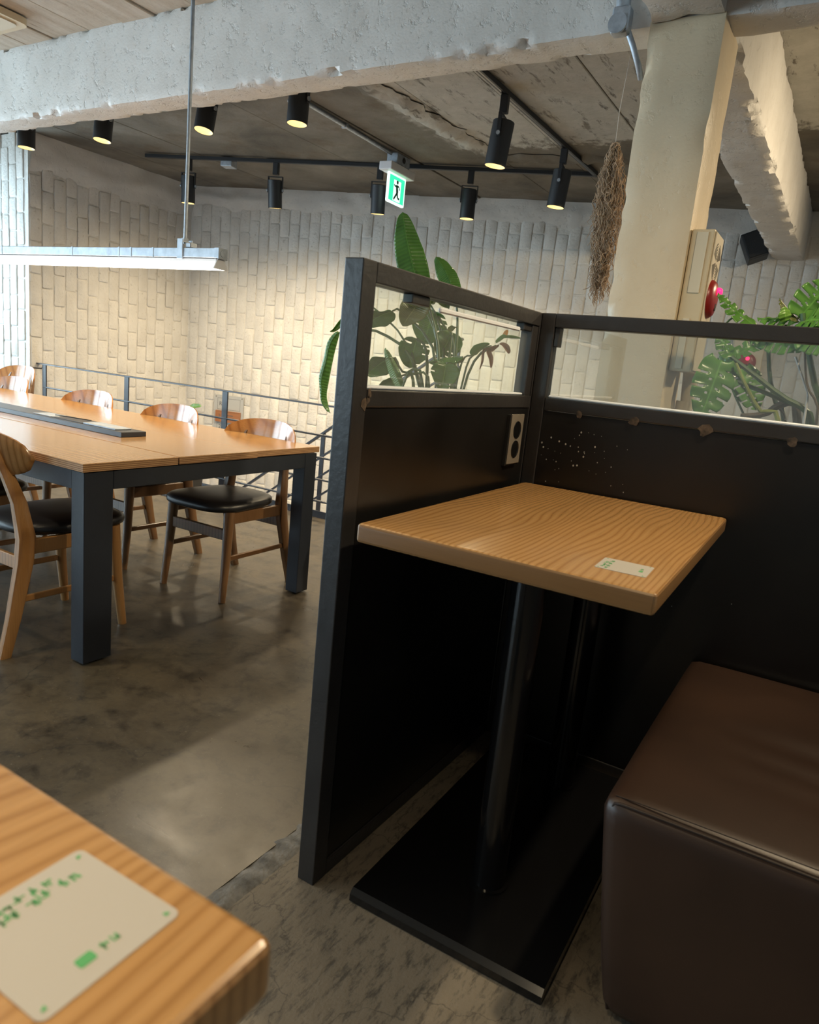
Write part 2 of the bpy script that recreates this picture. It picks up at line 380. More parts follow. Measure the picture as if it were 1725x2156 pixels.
def prism(name, poly, z0, z1, mat, parent=None, mtx=None, ang=None):
    bm = bmesh.new()
    a = [bm.verts.new((x, y, z0)) for x, y in poly]; b = [bm.verts.new((x, y, z1)) for x, y in poly]
    n = len(poly); bm.faces.new(a[::-1]); bm.faces.new(b)
    for i in range(n): bm.faces.new((a[i], a[(i+1) % n], b[(i+1) % n], b[i]))
    if mtx: bmesh.ops.transform(bm, matrix=mtx, verts=bm.verts)
    return fin(name, bm, mat, parent, ang=ang)
def rrect(x0, y0, x1, y1, r, n=5):
    out = []
    for cx, cy, a0 in ((x1-r, y1-r, 0), (x0+r, y1-r, 90), (x0+r, y0+r, 180), (x1-r, y0+r, 270)):
        for k in range(n+1):
            a = math.radians(a0+90*k/n); out.append((cx+r*math.cos(a), cy+r*math.sin(a)))
    return out
def frame_mtx(o, x, y):
    x = Vector(x).normalized(); y = Vector(y).normalized(); z = x.cross(y)
    m4 = Matrix((x, y, z)).transposed().to_4x4(); m4.translation = Vector(o); return m4
def copy_tree(root, loc, rz, label=None, parent=None):
    r = root.copy(); COL.objects.link(r); r.location = loc; r.rotation_euler = (0, 0, rz)
    if label: r['label'] = label
    for ch in root.children:
        c = ch.copy(); COL.objects.link(c); c.parent = r
        for g in ch.children:
            d = g.copy(); COL.objects.link(d); d.parent = c
    return r
def text_mesh(name, txt, size, mat, parent, mtx):
    cu = bpy.data.curves.new(name, 'FONT'); cu.body = txt; cu.size = size; cu.extrude = .0006; cu.align_x = 'CENTER'; cu.align_y = 'CENTER'
    o = bpy.data.objects.new(name, cu); COL.objects.link(o)
    dg = bpy.context.evaluated_depsgraph_get(); me = bpy.data.meshes.new_from_object(o.evaluated_get(dg))
    bpy.data.objects.remove(o); bpy.data.curves.remove(cu)
    me.transform(mtx); return link(name, me, mat, parent)
def rough_box(name, a, b, mat, parent=None, step=.05, amp=.006, chip=.02, freq=5, seed=0, rnd=.004):
    """painted rough concrete: every face a grid, pushed about by noise, edges chipped and rounded"""
    a = Vector(a); b = Vector(b); d = b-a
    n = [max(1, min(420, round(d[i]/step))) for i in range(3)]
    bm = bmesh.new()
    def grid(ax, s):
        u, v = [i for i in range(3) if i != ax]
        g = [[None]*(n[v]+1) for _ in range(n[u]+1)]
        for i in range(n[u]+1):
            for j in range(n[v]+1):
                p = Vector((0, 0, 0)); p[ax] = b[ax] if s else a[ax]
                p[u] = a[u]+d[u]*i/n[u]; p[v] = a[v]+d[v]*j/n[v]
                g[i][j] = bm.verts.new(p)
        for i in range(n[u]):
            for j in range(n[v]): bm.faces.new((g[i][j], g[i+1][j], g[i+1][j+1], g[i][j+1]))
    for ax in range(3): grid(ax, 0); grid(ax, 1)
    bmesh.ops.remove_doubles(bm, verts=bm.verts, dist=1e-5)
    c = (a+b)/2
    for v in bm.verts:
        p = v.co.copy(); ext = [i for i in range(3) if abs(p[i]-a[i]) < 1e-5 or abs(p[i]-b[i]) < 1e-5]
        q = noise.noise_vector((p+Vector((seed, 0, 0)))*freq)*amp + noise.noise_vector((p+Vector((0, seed, 0)))*freq*3.3)*amp*.6
        if len(ext) > 1:
            k = rnd+chip*max(0, noise.noise(p*16+Vector((seed, 3, 1)))-.18)*3
            for i in ext: q[i] += (1 if p[i] < c[i] else -1)*k
        v.co = p+q
    return fin(name, bm, mat, parent, ang=50)
def structure(o): o['kind'] = 'structure'; return o

# ------------------------------------------------------------------ shell
ZC = 2.85                                   # ceiling height
A0 = Vector((-6.65, 5.85, 0)); B0 = Vector((2.75, 8.547, 0))   # back wall, turned against the slab edge
BD = (B0-A0).normalized(); BN = Vector((BD.y, -BD.x, 0))      # BN points into the room
BANG = math.atan2(BD.y, BD.x)
fl = structure(box('floor', (-8.6, -3.5, -.22), (-.985, 4.10, 0), 'floor'))
fl2 = structure(box('floor_booth', (-.925, -3.5, -.22), (2.6, 8.7, 0), 'floor2'))
fl3 = structure(box('floor_landing', (-2.3, 4.10, -.22), (-.985, 7.6, 0), 'floor'))
# worn, cracked joint between the two floor pours
bm = bmesh.new()
ny, nx = 300, 5
gv = []
for j in range(ny+1):
    y = -.6+8.0*j/ny
    row = []
    for i in range(nx+1):
        x = -1.000+.080*i/nx
        e = .012*noise.noise(Vector((i*3.1, y*14, 0)))
        z = -.004 if i in (0, nx) else .001+.008*noise.noise(Vector((x*40, y*30, 2)))
        row.append(bm.verts.new((x+(e if i in (0, nx) else 0)+(-.008 if i == 0 else .004 if i == nx else 0), y, max(-.012, z))))
    gv.append(row)
for j in range(ny):
    for i in range(nx): bm.faces.new((gv[j][i], gv[j][i+1], gv[j+1][i+1], gv[j+1][i]))
structure(fin('trim_1', bm, 'strip', smooth=True))['label'] = 'cracked grey grout strip between the two concrete floors'

# brick walls -------------------------------------------------------
BW, BH = .1185, .288
def brick_mesh(k):
    r = random.Random(100+k); bm = bmesh.new(); w2, h2 = BW/2-.0035, BH/2-.004
    base = [(-1, -.92), (-.86, -1), (.86, -1), (1, -.92), (1, -.3), (1, .35), (1, .93), (.85, 1), (-.85, 1), (-1, .92)]
    rings = []
    for s, d in ((1.0, 0), (.95, .0065), (.84, .0085)):
        ring = []
        for (x, y) in base:
            j = .005 if s == 1.0 else .0028
            ring.append(bm.verts.new((x*(w2-(1-s)*.06)+r.uniform(-j, j), y*(h2-(1-s)*.06)+r.uniform(-j, j), d+r.uniform(-.0012, .0012))))
        rings.append(ring)
    n = len(base)
    for a, b in zip(rings, rings[1:]):
        for i in range(n): bm.faces.new((a[i], a[(i+1) % n], b[(i+1) % n], b[i]))
    bm.faces.new(rings[-1])
    me = bpy.data.meshes.new('brick'); bm.normal_update(); bm.to_mesh(me); bm.free(); me.materials.append(MT['brick'])
    for p in me.polygons: p.use_smooth = True
    me.set_sharp_from_angle(angle=math.radians(45))
    return me
BRICKS = [brick_mesh(k) for k in range(10)]
def hidden(u, v):            # behind the booth screens or the column
    return (u > 725 and v > 850) or (1130 < u < 1180 and v > 660) or (1300 < u < 1500 and v < 860) or (u < 660 and v > 960)
def brick_wall(wall, org, dx, nrm, length, z0, z1, first=0.0, zoff=0.0, phase=0):
    """upright bricks in running bond turned on end, columns along dx"""
    org = Vector(org); dx = Vector(dx); up = Vector((0, 0, 1)); slots = []
    nc = int(length/BW)+1
    for c in range(nc):
        s = first+(c+.5)*BW
        if s > length-.02: break
        ph = (BH/2 if (c+phase) % 2 else 0)+zoff+R_.uniform(-.012, .012)+.05*noise.noise(Vector((s*1.3, 4, 0)))
        z = z0-BH+ph % BH
        top = z1-.02-.05*abs(noise.noise(Vector((s*2.1, 9, 0))))
        while z+BH/2 < top:
            if z > z0-.2: slots.append((org+dx*s+up*(z+BH*.5) if z+BH*1.0 < top+.02 else org+dx*s+up*(z+BH*.5), c))
            z += BH
    vis, rest = [], []
    for P, c in slots:
        u, v, d = proj(P)
        ok = -30 < u < 1755 and -30 < v < 2156 and d > 0 and not hidden(u, v)
        (vis if ok else rest).append((d, P))
    vis.sort(key=lambda t: t[0]); rest += vis[300:]; vis = vis[:300]
    base = Matrix((dx, up, nrm)).transposed().to_4x4()
    for d, P in vis:
        o = bpy.data.objects.new('brick', R_.choice(BRICKS)); COL.objects.link(o)
        mm = base.copy(); mm.translation = P+Vector(nrm)*R_.uniform(-.003, .003)
        rot = Matrix.Rotation(R_.uniform(-.012, .012), 4, 'Z')
        if R_.random() < .5: rot = rot @ Matrix.Rotation(math.pi, 4, 'Z')
        o.matrix_world = mm @ rot; o.parent = wall
    if rest:
        bm = bmesh.new()
        for d, P in rest:
            k = len(bm.verts); bm.from_mesh(R_.choice(BRICKS)); bm.verts.ensure_lookup_table()
            mm = base.copy(); mm.translation = P
            bmesh.ops.transform(bm, matrix=mm, verts=bm.verts[k:])
        o = fin('brickwork', bm, 'brick', wall); o['kind'] = 'stuff'
def plaster_band(wall, org, dx, nrm, length, z0, z1, seed, dep=.035):
    org = Vector(org); dx = Vector(dx); nrm = Vector(nrm); bm = bmesh.new(); n = int(length/.05); m_ = 8; rows = []
    for i in range(n+1):
        s = length*i/n; row = []
        zl = z0+.07*noise.noise(Vector((s*2.3, seed, 0)))+.03*noise.noise(Vector((s*7, seed, 3)))
        for j in range(m_+1):
            t = j/m_; z = zl+(z1-zl)*t
            d = (.004+dep*min(1, t*2.2))*(1+.5*noise.noise(Vector((s*4, z*9, seed))))+.008*noise.noise(Vector((s*11, z*15, seed)))
            row.append(bm.verts.new(org+dx*s+Vector((0, 0, z))+nrm*(d if 0 < j else -.002)))
        rows.append(row)
    for i in range(n):
        for j in range(m_): bm.faces.new((rows[i][j], rows[i+1][j], rows[i+1][j+1], rows[i][j+1]))
    return fin('plaster_band', bm, 'plaster', wall, smooth=True)
BL = (B0-A0).length
bk = box('wall_back', (0, 0, -2.6), (BL, .2, ZC), 'brick', mtx=Matrix.Translation(A0) @ Matrix.Rotation(BANG, 4, 'Z')); structure(bk)
brick_wall(bk, A0, BD, BN, BL, -1.2, 2.72, first=.03)
plaster_band(bk, A0, BD, BN, BL, 2.63, ZC, 1.0)
wl = structure(box('wall_left', (-6.85, 4.0, -2.6), (-6.65, 6.1, ZC), 'brick'))
brick_wall(wl, (-6.65, 3.985, 0), (0, 1, 0), (1, 0, 0), 1.86, -.6, 2.62, zoff=.1, phase=1)
plaster_band(wl, (-6.65, 3.985, 0), (0, 1, 0), (1, 0, 0), 1.9, 2.52, ZC, 5.0)
wr = structure(box('wall_front', (-8.8, 3.98, -.22), (-6.65, 4.18, ZC), 'brick'))
brick_wall(wr, (-8.6, 3.98, 0), (1, 0, 0), (0, -1, 0), 1.95, 0, 2.78, first=-.005)
structure(box('wall_right', (2.6, -3.5, -.22), (2.8, 8.75, ZC), 'plainwall'))
structure(box('wall_stair', (-6.65, 4.10, -2.6), (-2.3, 4.14, -.22), 'plainwall'))

def window_wall(name, pane, ax, c, thick, lo, hi, openings, zl, zh):
    """solid wall with window openings; ax is the axis it runs along"""
    bm = bmesh.new()
    def bb(s0, s1, z0, z1):
        if ax == 'y': bbox(bm, (c-thick, s0, z0), (c, s1, z1))
        else: bbox(bm, (s0, c-thick, z0), (s1, c, z1))
    bb(lo, hi, -.22, zl); bb(lo, hi, zh, ZC)
    s = lo
    for a, b in openings: bb(s, a, zl, zh); s = b
    bb(s, hi, zl, zh)
    structure(fin(name, bm, 'plainwall'))
    for i, (a, b) in enumerate(openings):
        wt = thing(pane % i, None, None, kind='structure')
        for s0, s1, z0, z1 in ((a, a+.05, zl, zh), (b-.05, b, zl, zh), (a+.05, b-.05, zl, zl+.05), (a+.05, b-.05, zh-.05, zh), ((a+b)/2-.025, (a+b)/2+.025, zl+.05, zh-.05)):
            if ax == 'y': box('window_frame', (c-.09, s0, z0), (c-.03, s1, z1), 'navy', wt)
            else: box('window_frame', (s0, c-.09, z0), (s1, c-.03, z1), 'navy', wt)
        if ax == 'y': box('pane', (c-.064, a+.05, zl+.05), (c-.058, b-.05, zh-.05), 'glass', wt)
        else: box('pane', (a+.05, c-.064, zl+.05), (b-.05, c-.058, zh-.05), 'glass', wt)
window_wall('wall_window_side', 'window_1%d', 'y', -8.6, .2, -3.5, 4.0, [(-2.6, -.6), (-.4, 1.6), (1.8, 3.7)], .4, 2.55)
window_wall('wall_rear', 'window_2%d', 'x', -3.5, .2, -8.6, 2.6, [(-8.3, -6.4), (-6.1, -4.0)], .45, 2.55)

# ceiling: board-marked slab in front of the beam, bare bays behind it
ce = structure(box('ceiling', (-8.8, -3.7, ZC+.012), (2.8, 8.7, ZC+.2), 'soffit'))
x = -8.6; k = 0
while x < 2.55:
    wdt = R_.choice((.26, .30, .34, .38))
    o = box('ceiling_board', (x+.004, -3.5, ZC-R_.uniform(0, .012)), (min(x+wdt, 2.6)-.004, 2.82, ZC+.02), 'boards', ce, .004, 1)
    x += wdt
# behind the beam
x = -6.65
while x < 2.3:
    wdt = R_.choice((.42, .55, .62, .75))
    o = box('ceiling_panel', (x+.003, 2.96, ZC-R_.uniform(-.004, .010)), (min(x+wdt, 2.6)-.003, 8.3, ZC+.02), 'soffit', ce, .004, 1)
    x += wdt
# broken edge of the old render running across the bays
def ridge(p, q, wd, seed, mat='soffit'):
    p = Vector(p); q = Vector(q); d = (q-p); L = d.length; d.normalize(); s = Vector((-d.y, d.x, 0)); n = int(L/.05); bm = bmesh.new(); rows = []
    for i in range(n+1):
        c = p+d*(L*i/n)+s*.05*noise.noise(Vector((i*.22, seed, 0))); row = []
        for j in range(6):
            t = j/5-.5; row.append(bm.verts.new(c+s*(t*wd*(1+.6*noise.noise(Vector((i*.5, seed, 5)))))+Vector((0, 0, -.004-max(0, .045*(1-abs(t*2)**2)*(.45+noise.noise(Vector((i*.9, j*1.7, seed)))))))))
        rows.append(row)
    for i in range(n):
        for j in range(5): bm.faces.new((rows[i][j], rows[i][j+1], rows[i+1][j+1], rows[i+1][j]))
    return fin('render_ridge', bm, mat, ce, smooth=True)
ridge((-3.02, 2.99, ZC-.004), (-2.75, 5.55, ZC-.004), .20, 3)
ridge((-2.8, 5.50, ZC-.004), (-.9, 5.95, ZC-.004), .22, 8)
ridge((-6.4, 3.0, ZC-.004), (-1.0, 3.0, ZC-.004), .12, 12)

# beams and column
rough_box('beam', (-8.8, 2.80, 2.43), (2.6, 2.975, ZC+.01), 'beam', step=.028, amp=.004, chip=.026, seed=1); structure(bpy.data.objects['beam'])['label'] = 'long rough white concrete beam across the room'
structure(rough_box('beam', (-.855, 2.98, 2.435), (-.60, 7.72, ZC+.01), 'beam', step=.035, amp=.007, chip=.030, seed=4))['label'] = 'white concrete beam from the column to the brick wall'
structure(rough_box('beam', (-.855, -3.4, 2.435), (-.60, 2.79, ZC+.01), 'beam', step=.06, amp=.006, chip=.02, seed=9))['label'] = 'white concrete beam running overhead towards the viewer'
structure(rough_box('column', (-.862, 2.79, 0), (-.598, 3.08, 2.45), 'column', step=.04, amp=.0016, chip=.008, seed=2, rnd=.005))['label'] = 'cream painted concrete column behind the booth'

# stairwell ---------------------------------------------------------
st = structure(thing('staircase', None, None)); st['label'] = 'concrete stairs going down behind the railing'
for i in range(13):
    x1 = -2.3-.27*i
    box('step', (x1-.29, 4.75, -.17*(i+1)-.2), (x1, 5.84+.287*(x1-.29+6.65), -.17*(i+1)), 'concretestep', st, .006, 1)

# ------------------------------------------------------------------ booth screens
PX0, PX1, PY0, PY1, PZ = -.872, -.827, 1.145, 2.066, 1.366
def irregular(cx, cy, r, seed, n=11, sx=1):
    q = random.Random(seed); return [(cx+sx*r*(.55+.6*q.random())*math.cos(2*math.pi*k/n), cy+r*(.55+.6*q.random())*math.sin(2*math.pi*k/n)) for k in range(n)]
sd = thing('booth_screen', 'black steel booth screen with small window beside the communal table', 'partition', (PX0, PY0, 0))
D = PY1-PY0
T = PX1-PX0
box('post', (0, 0, 0), (T, .047, PZ), 'frame', sd, .0025, 2)
box('post', (0, D-.002, 0), (T, D+.044, PZ), 'frame', sd, .0025, 2)
box('mullion', (.004, D-.046, 1.118), (T-.004, D-.003, 1.326), 'frame', sd, .002, 1)
box('top_rail', (0, .0475, 1.326), (T, D-.0025, PZ), 'frame', sd, .0025, 2)
box('middle_rail', (0, .0475, 1.084), (T, D-.0025, 1.120), 'frame', sd, .0025, 2)
box('bottom_rail', (0, .0475, .0), (T, D-.0025, .04), 'frame', sd, .0025, 2)
box('panel', (.004, .0475, .04), (T-.0035, D-.0025, 1.0825), 'panel', sd, .001, 1)
box('pane', (T/2-.003, .047, 1.120), (T/2+.003, D-.046, 1.326), 'glass', sd)
box('sealant_strip', (T/2-.014, .05, 1.1195), (T/2+.014, D-.05, 1.1275), 'sealant', sd, .003, 1)
box('sealant_strip', (T/2+.004, .33, 1.300), (T/2+.012, .80, 1.312), 'sealant', sd, .003, 1)
for y in (.20, .82): box('glass_clip', (T/2-.012, y, 1.306), (T/2+.014, y+.075, 1.3265), 'frame', sd, .002, 1)
for k, (y, z, r) in enumerate(((.055, 1.112, .013), (.040, 1.090, .016), (.052, 1.10, .010))):
    prism('weld_mark', irregular(0, 0, r, 40+k, sx=.7), 0, .0007, 'weld', sd, frame_mtx((T+.0002, y, z), (0, 1, 0), (0, 0, 1)))
bs = thing('booth_screen', 'black steel booth screen with long window behind the small oak table', 'partition', (PX1, PY1, 0))
LB = 1.75
box('post', (.001, 0, 0), (.044, .044, PZ), 'frame', bs, .0025, 2)
box('post', (LB-.044, 0, 0), (LB, .044, PZ), 'frame', bs, .0025, 2)
box('top_rail', (.0445, 0, 1.326), (LB-.0445, .044, PZ), 'frame', bs, .0025, 2)
box('middle_rail', (.0445, 0, 1.083), (LB-.0445, .044, 1.120), 'frame', bs, .0025, 2)
box('bottom_rail', (.0445, 0, 0), (LB-.0445, .044, .04), 'frame', bs, .0025, 2)
box('panel', (.0445, .0035, .04), (LB-.0445, .040, 1.0815), 'panel', bs, .001, 1)
box('pane', (.0445, .019, 1.12), (LB-.0445, .025, 1.326), 'filmglass', bs)
box('sealant_strip', (.05, .008, 1.1195), (LB-.05, .036, 1.1285), 'sealant', bs, .003, 1)
box('glass_clip', (.045, .006, 1.270), (.060, .038, 1.3265), 'frame', bs, .002, 1)
for k, (x, r) in enumerate(((.157, .012), (.318, .016), (.510, .019), (.72, .014))):
    prism('weld_mark', irregular(0, 0, r, 60+k), 0, .0007, 'weld', bs, frame_mtx((x, -.0008, 1.082), (1, 0, 0), (0, 0, 1)))
bm = bmesh.new()
for k in range(62):
    if k < 44: x, z = R_.gauss(.16, .075), R_.gauss(.975, .04)
    else: x, z = R_.uniform(.05, .85), R_.uniform(.55, 1.06)
    if x < .05 or z > 1.075: continue
    r = R_.choice((.0010, .0013, .0018, .0026)); vs = [bm.verts.new((x+r*math.cos(a), .0028, z+r*1.2*math.sin(a))) for a in [2*math.pi*i/7 for i in range(7)]]
    bm.faces.new(vs)
sp = fin('paint_specks', bm, 'speck', bs); sp['kind'] = 'stuff'

# outlet on the side screen
ol = thing('wall_outlet', 'steel double power outlet on the black booth screen', 'outlet', (PX1-.003, 1.96, .99))
box('box', (0, -.046, -.074), (.010, .046, .074), 'dark', ol)
op = box('plate', (.010, -.041, -.070), (.0135, .048, .076), 'steel', ol, .001, 1)
for z in (.030, -.027):
    lathe('socket', [(0, .0003), (.0225, .0003), (.0232, .0016), (.0255, .0016), (.0262, -.001)], ['gloss'], op, 24, frame_mtx((.0140, .004, z), (0, 1, 0), (0, 0, 1)))

# ------------------------------------------------------------------ small tables
def sticker(loc, rz, label):
    s = thing('table_sticker', label, 'sticker', loc, rz)
    sh = prism('sheet', rrect(-.045, -.043, .045, .043, .005), 0, .0006, 'sticker', s)
    q = random.Random(3)
    def glyph(cx, cy, sz, nm='printed_mark'):
        # one blurred green character: a few short strokes
        bm = bmesh.new()
        for k in range(5):
            a = q.choice((0, 0, math.pi/2)); l = sz*q.uniform(.45, .9)
            ox, oy = q.uniform(-.28, .28)*sz, q.uniform(-.36, .36)*sz
            dx, dy = (l/2, sz*.075) if a == 0 else (sz*.075, l/2)
            bbox(bm, (cx+ox-dx, cy+oy-dy, .0006), (cx+ox+dx, cy+oy+dy, .0009))
        return fin(nm, bm, 'green', sh)
    for y in (-.026, -.018, -.011, -.004, .004, .012): glyph(-.034, y, .0062)
    for y in (-.034, -.027, -.017, -.010, -.001, .006, .018, .026): glyph(-.0265, y, .0068)
    prism('printed_mark', rrect(.0265, -.013, .0335, -.003, .0015), .0006, .0009, 'green', sh)
    for y in (.003, .010): glyph(.030, y, .0055)
    for sx, sy in ((-1, -1), (-1, 1), (1, -1), (1, 1)):
        prism('printed_mark', [(sx*.040, sy*.036), (sx*.037, sy*.036), (sx*.0385, sy*.0385), (sx*.040, sy*.039)], .0006, .0009, 'green', sh)
    return s
def table_top(parent, w_, d_, z, name='table_top'):
    """rounded oak slab, corner of plan at local origin"""
    o = box(name, (0, 0, z-.040), (w_, d_, z), ['oak', 'oakedge'], parent, .010, 4)
    me = o.data
    for p in me.polygons:
        if abs(p.normal.z) < .75: p.material_index = 1
    return o
TZ = .86
bt = thing('booth_table', 'small oak table with twin black poles and flat base in the booth', 'table', (-.787, 1.138, 0), .020)
table_top(bt, .585, .905, TZ)
box('top_plate', (.18, .12, TZ-.046), (.42, .80, TZ-.040), 'gloss', bt)
for y in (.235, .745): lathe('pole', [(0, .030), (.046, .030), (.046, .036), (.038, .037), (.038, TZ-.046), (0, TZ-.046)], 'gloss', bt, 32, Matrix.Translation((.292, y, 0)))
base = prism('base_plate', [(0, .003), (.0, .020), (.012, .030), (.86, .030), (.872, .020), (.872, .003)], -.225, .225, 'gloss', bt, frame_mtx((.278, .020, 0), (0, 1, 0), (0, 0, 1)), ang=30)
for y in (.04, .82):
    for xx in (.09, .47): lathe('foot', [(0, 0), (.014, 0), (.014, .005), (0, .005)], 'dark', bt, 12, Matrix.Translation((xx, y, 0)))
sticker((-.288, 1.272, TZ+.0002), .05, 'white sticker with green print near the corner of the booth table')
ft = thing('cafe_table', 'oak table corner close to the viewer, out of focus', 'table', (-.815, -.60, 0), 0)
table_top(ft, .600, .868, TZ)
for y in (.20, .66): lathe('pole', [(0, .030), (.046, .030), (.038, .037), (.038, TZ-.040), (0, TZ-.040)], 'gloss', ft, 32, Matrix.Translation((.30, y, 0)))
prism('base_plate', [(0, .0), (.0, .020), (.012, .030), (.80, .030), (.812, .020), (.812, .0)], -.225, .225, 'gloss', ft, frame_mtx((.30, .03, 0), (0, 1, 0), (0, 0, 1)), ang=30)
sticker((-.3125, .203, TZ+.0002), .03, 'white sticker with green print on the nearest table')

# ------------------------------------------------------------------ leather bench
so = thing('leather_bench', 'dark brown leather bench seat beside the booth table', 'bench', (-.180, 1.205, 0))
def bench_block(name, lx, ly, z0, z1, mat):
    bm = bmesh.new(); nx, ny, nz = 40, 40, 16; d = (lx, ly, z1-z0); n = (nx, ny, nz)
    for ax in range(3):
        for sgn in (0, 1):
            u, v = [i for i in range(3) if i != ax]; g = []
            for i in range(n[u]+1):
                row = []
                for j in range(n[v]+1):
                    p = [0, 0, 0]; p[ax] = d[ax]*sgn; p[u] = d[u]*i/n[u]; p[v] = d[v]*j/n[v]; row.append(bm.verts.new(p))
                g.append(row)
            for i in range(n[u]):
                for j in range(n[v]): bm.faces.new((g[i][j], g[i+1][j], g[i+1][j+1], g[i][j+1]))
    bmesh.ops.remove_doubles(bm, verts=bm.verts, dist=1e-5)
    r = .022
    for vtx in bm.verts:
        p = vtx.co; q = Vector([min(max(p[i], r), d[i]-r) for i in range(3)]); off = p-q
        if off.length > 1e-6: p = q+off.normalized()*min(r, off.length*1.0) if off.length > r else p
        # stuffed, slightly bulging faces
        fx, fy, fz = p.x/lx, p.y/ly, p.z/d[2]
        b = lambda t: max(0., 1-(2*t-1)**2)
        if p.z > d[2]-r*.3: p.z += .016*b(min(1, max(0, fx)))**.5*b(fy)**.5
        if p.x < r*.3: p.x -= .012*b(fy)*b(fz)
        if p.y < r*.3: p.y -= .008*b(fz)
        # sitting creases on the seat
        if p.z > d[2]-r:
            for cy, a, s in ((.52, .010, .045), (.40, .008, .04), (.30, .005, .05)):
                p.z -= a*math.exp(-((fy-cy+.10*fx)/s)**2)*max(0., min(1, (p.x-.10)/.16))
            p.z -= .006*max(0, noise.noise(Vector((p.x*3, p.y*4, 7))))
        p.x -= .066*max(0., 1-p.x/.3)*(p.z/d[2])**.8
        vtx.co = p+Vector((0, 0, z0))
    return fin(name, bm, mat, so, smooth=True)
uph = bench_block('upholstery', .95, .855, .022, .452, 'brownleather')
def seam(pts): tube('piping', pts, .0030, 'brownpipe', uph, 8)
zt = .449; seam([(.008, .008, .03), (-.010, .005, .12), (-.031, .003, .25), (-.047, .006, .38), (-.050, .008, .425), (-.042, .008, .443), (-.030, .003, .4485), (.04, .001, .451), (.30, .000, .4545), (.60, .000, .4545), (.93, .002, .4505)])
tube('stitching', [(-.045, .020, .4515), (-.02, .017, .4545), (.06, .015, .458), (.30, .014, .4625), (.60, .014, .4625), (.93, .016, .457)], .0014, 'brownpipe', uph, 6)
for x in (.06, .88):
    for y in (.06, .79): lathe('foot', [(0, 0), (.02, 0), (.024, .03), (0, .03)], 'dark', so, 12, Matrix.Translation((x, y, 0)))

# ------------------------------------------------------------------ communal table
CX0, CX1, CY0, CY1, CZ = -5.55, -2.150, 1.468, 2.742, .74
ct = thing('communal_table', 'long communal table with orange wood top and dark navy legs', 'table', (0, 0, 0))
for k, (y0, y1) in enumerate(((CY0, 1.872), (1.876, 2.305), (2.309, CY1))):
    o = box('top_board', (CX0, y0, CZ-.030+.0015*k), (CX1+(.0, .003, -.004)[k], y1, CZ+(.0, .0012, .0005)[k]), ['teak', 'ply'], ct, .0012, 1)
    for p in o.data.polygons:
        if abs(p.normal.z) < .6: p.material_index = 1
LW = .115
for xa, xb in ((CX1-.008-.072, CX1-.008), (CX0+.008, CX0+.08)):
    for ya, yb in ((CY0+.010, CY0+.010+LW), (CY1-.012-.085, CY1-.012)):
        box('leg', (xa, ya, .008), (xb, yb, CZ-.032), 'navy', ct, .002, 1)
        lathe('foot', [(0, 0), (.02, 0), (.02, .008), (0, .008)], 'dark', ct, 14, Matrix.Translation(((xa+xb)/2, (ya+yb)/2, 0)))
box('apron', (CX1-.055, CY0+.126, CZ-.100), (CX1-.008, CY1-.098, CZ-.032), 'navy', ct, .002, 1)
box('apron', (CX0+.008, CY0+.126, CZ-.100), (CX0+.055, CY1-.098, CZ-.032), 'navy', ct, .002, 1)
box('apron', (CX0+.081, CY0+.012, CZ-.100), (CX1-.081, CY0+.055, CZ-.032), 'navy', ct, .002, 1)
box('apron', (CX0+.081, CY1-.055, CZ-.100), (CX1-.081, CY1-.014, CZ-.032), 'navy', ct, .002, 1)
pb = thing('power_rail', 'flat grey power rail with socket covers along the middle of the communal table', 'power strip', (0, 0, CZ+.0014))
box('body', (-5.2, 1.995, 0), (-2.655, 2.125, .022), 'navy', pb, .0015, 1)
def lid(x0, x1, mat, z=.022, h=.007): box('socket_cover', (x0, 2.012, z), (x1, 2.098, z+h), mat, pb, .002, 1)
lid(-2.95, -2.72, 'galv'); lid(-3.20, -2.955, 'navy', .022, .003); lid(-3.34, -3.205, 'galv', .022, .004)
bar('cover_handle', (-3.19, 2.03, .033), (-2.99, 2.085, .030), .004, .004, 'dark', pb)

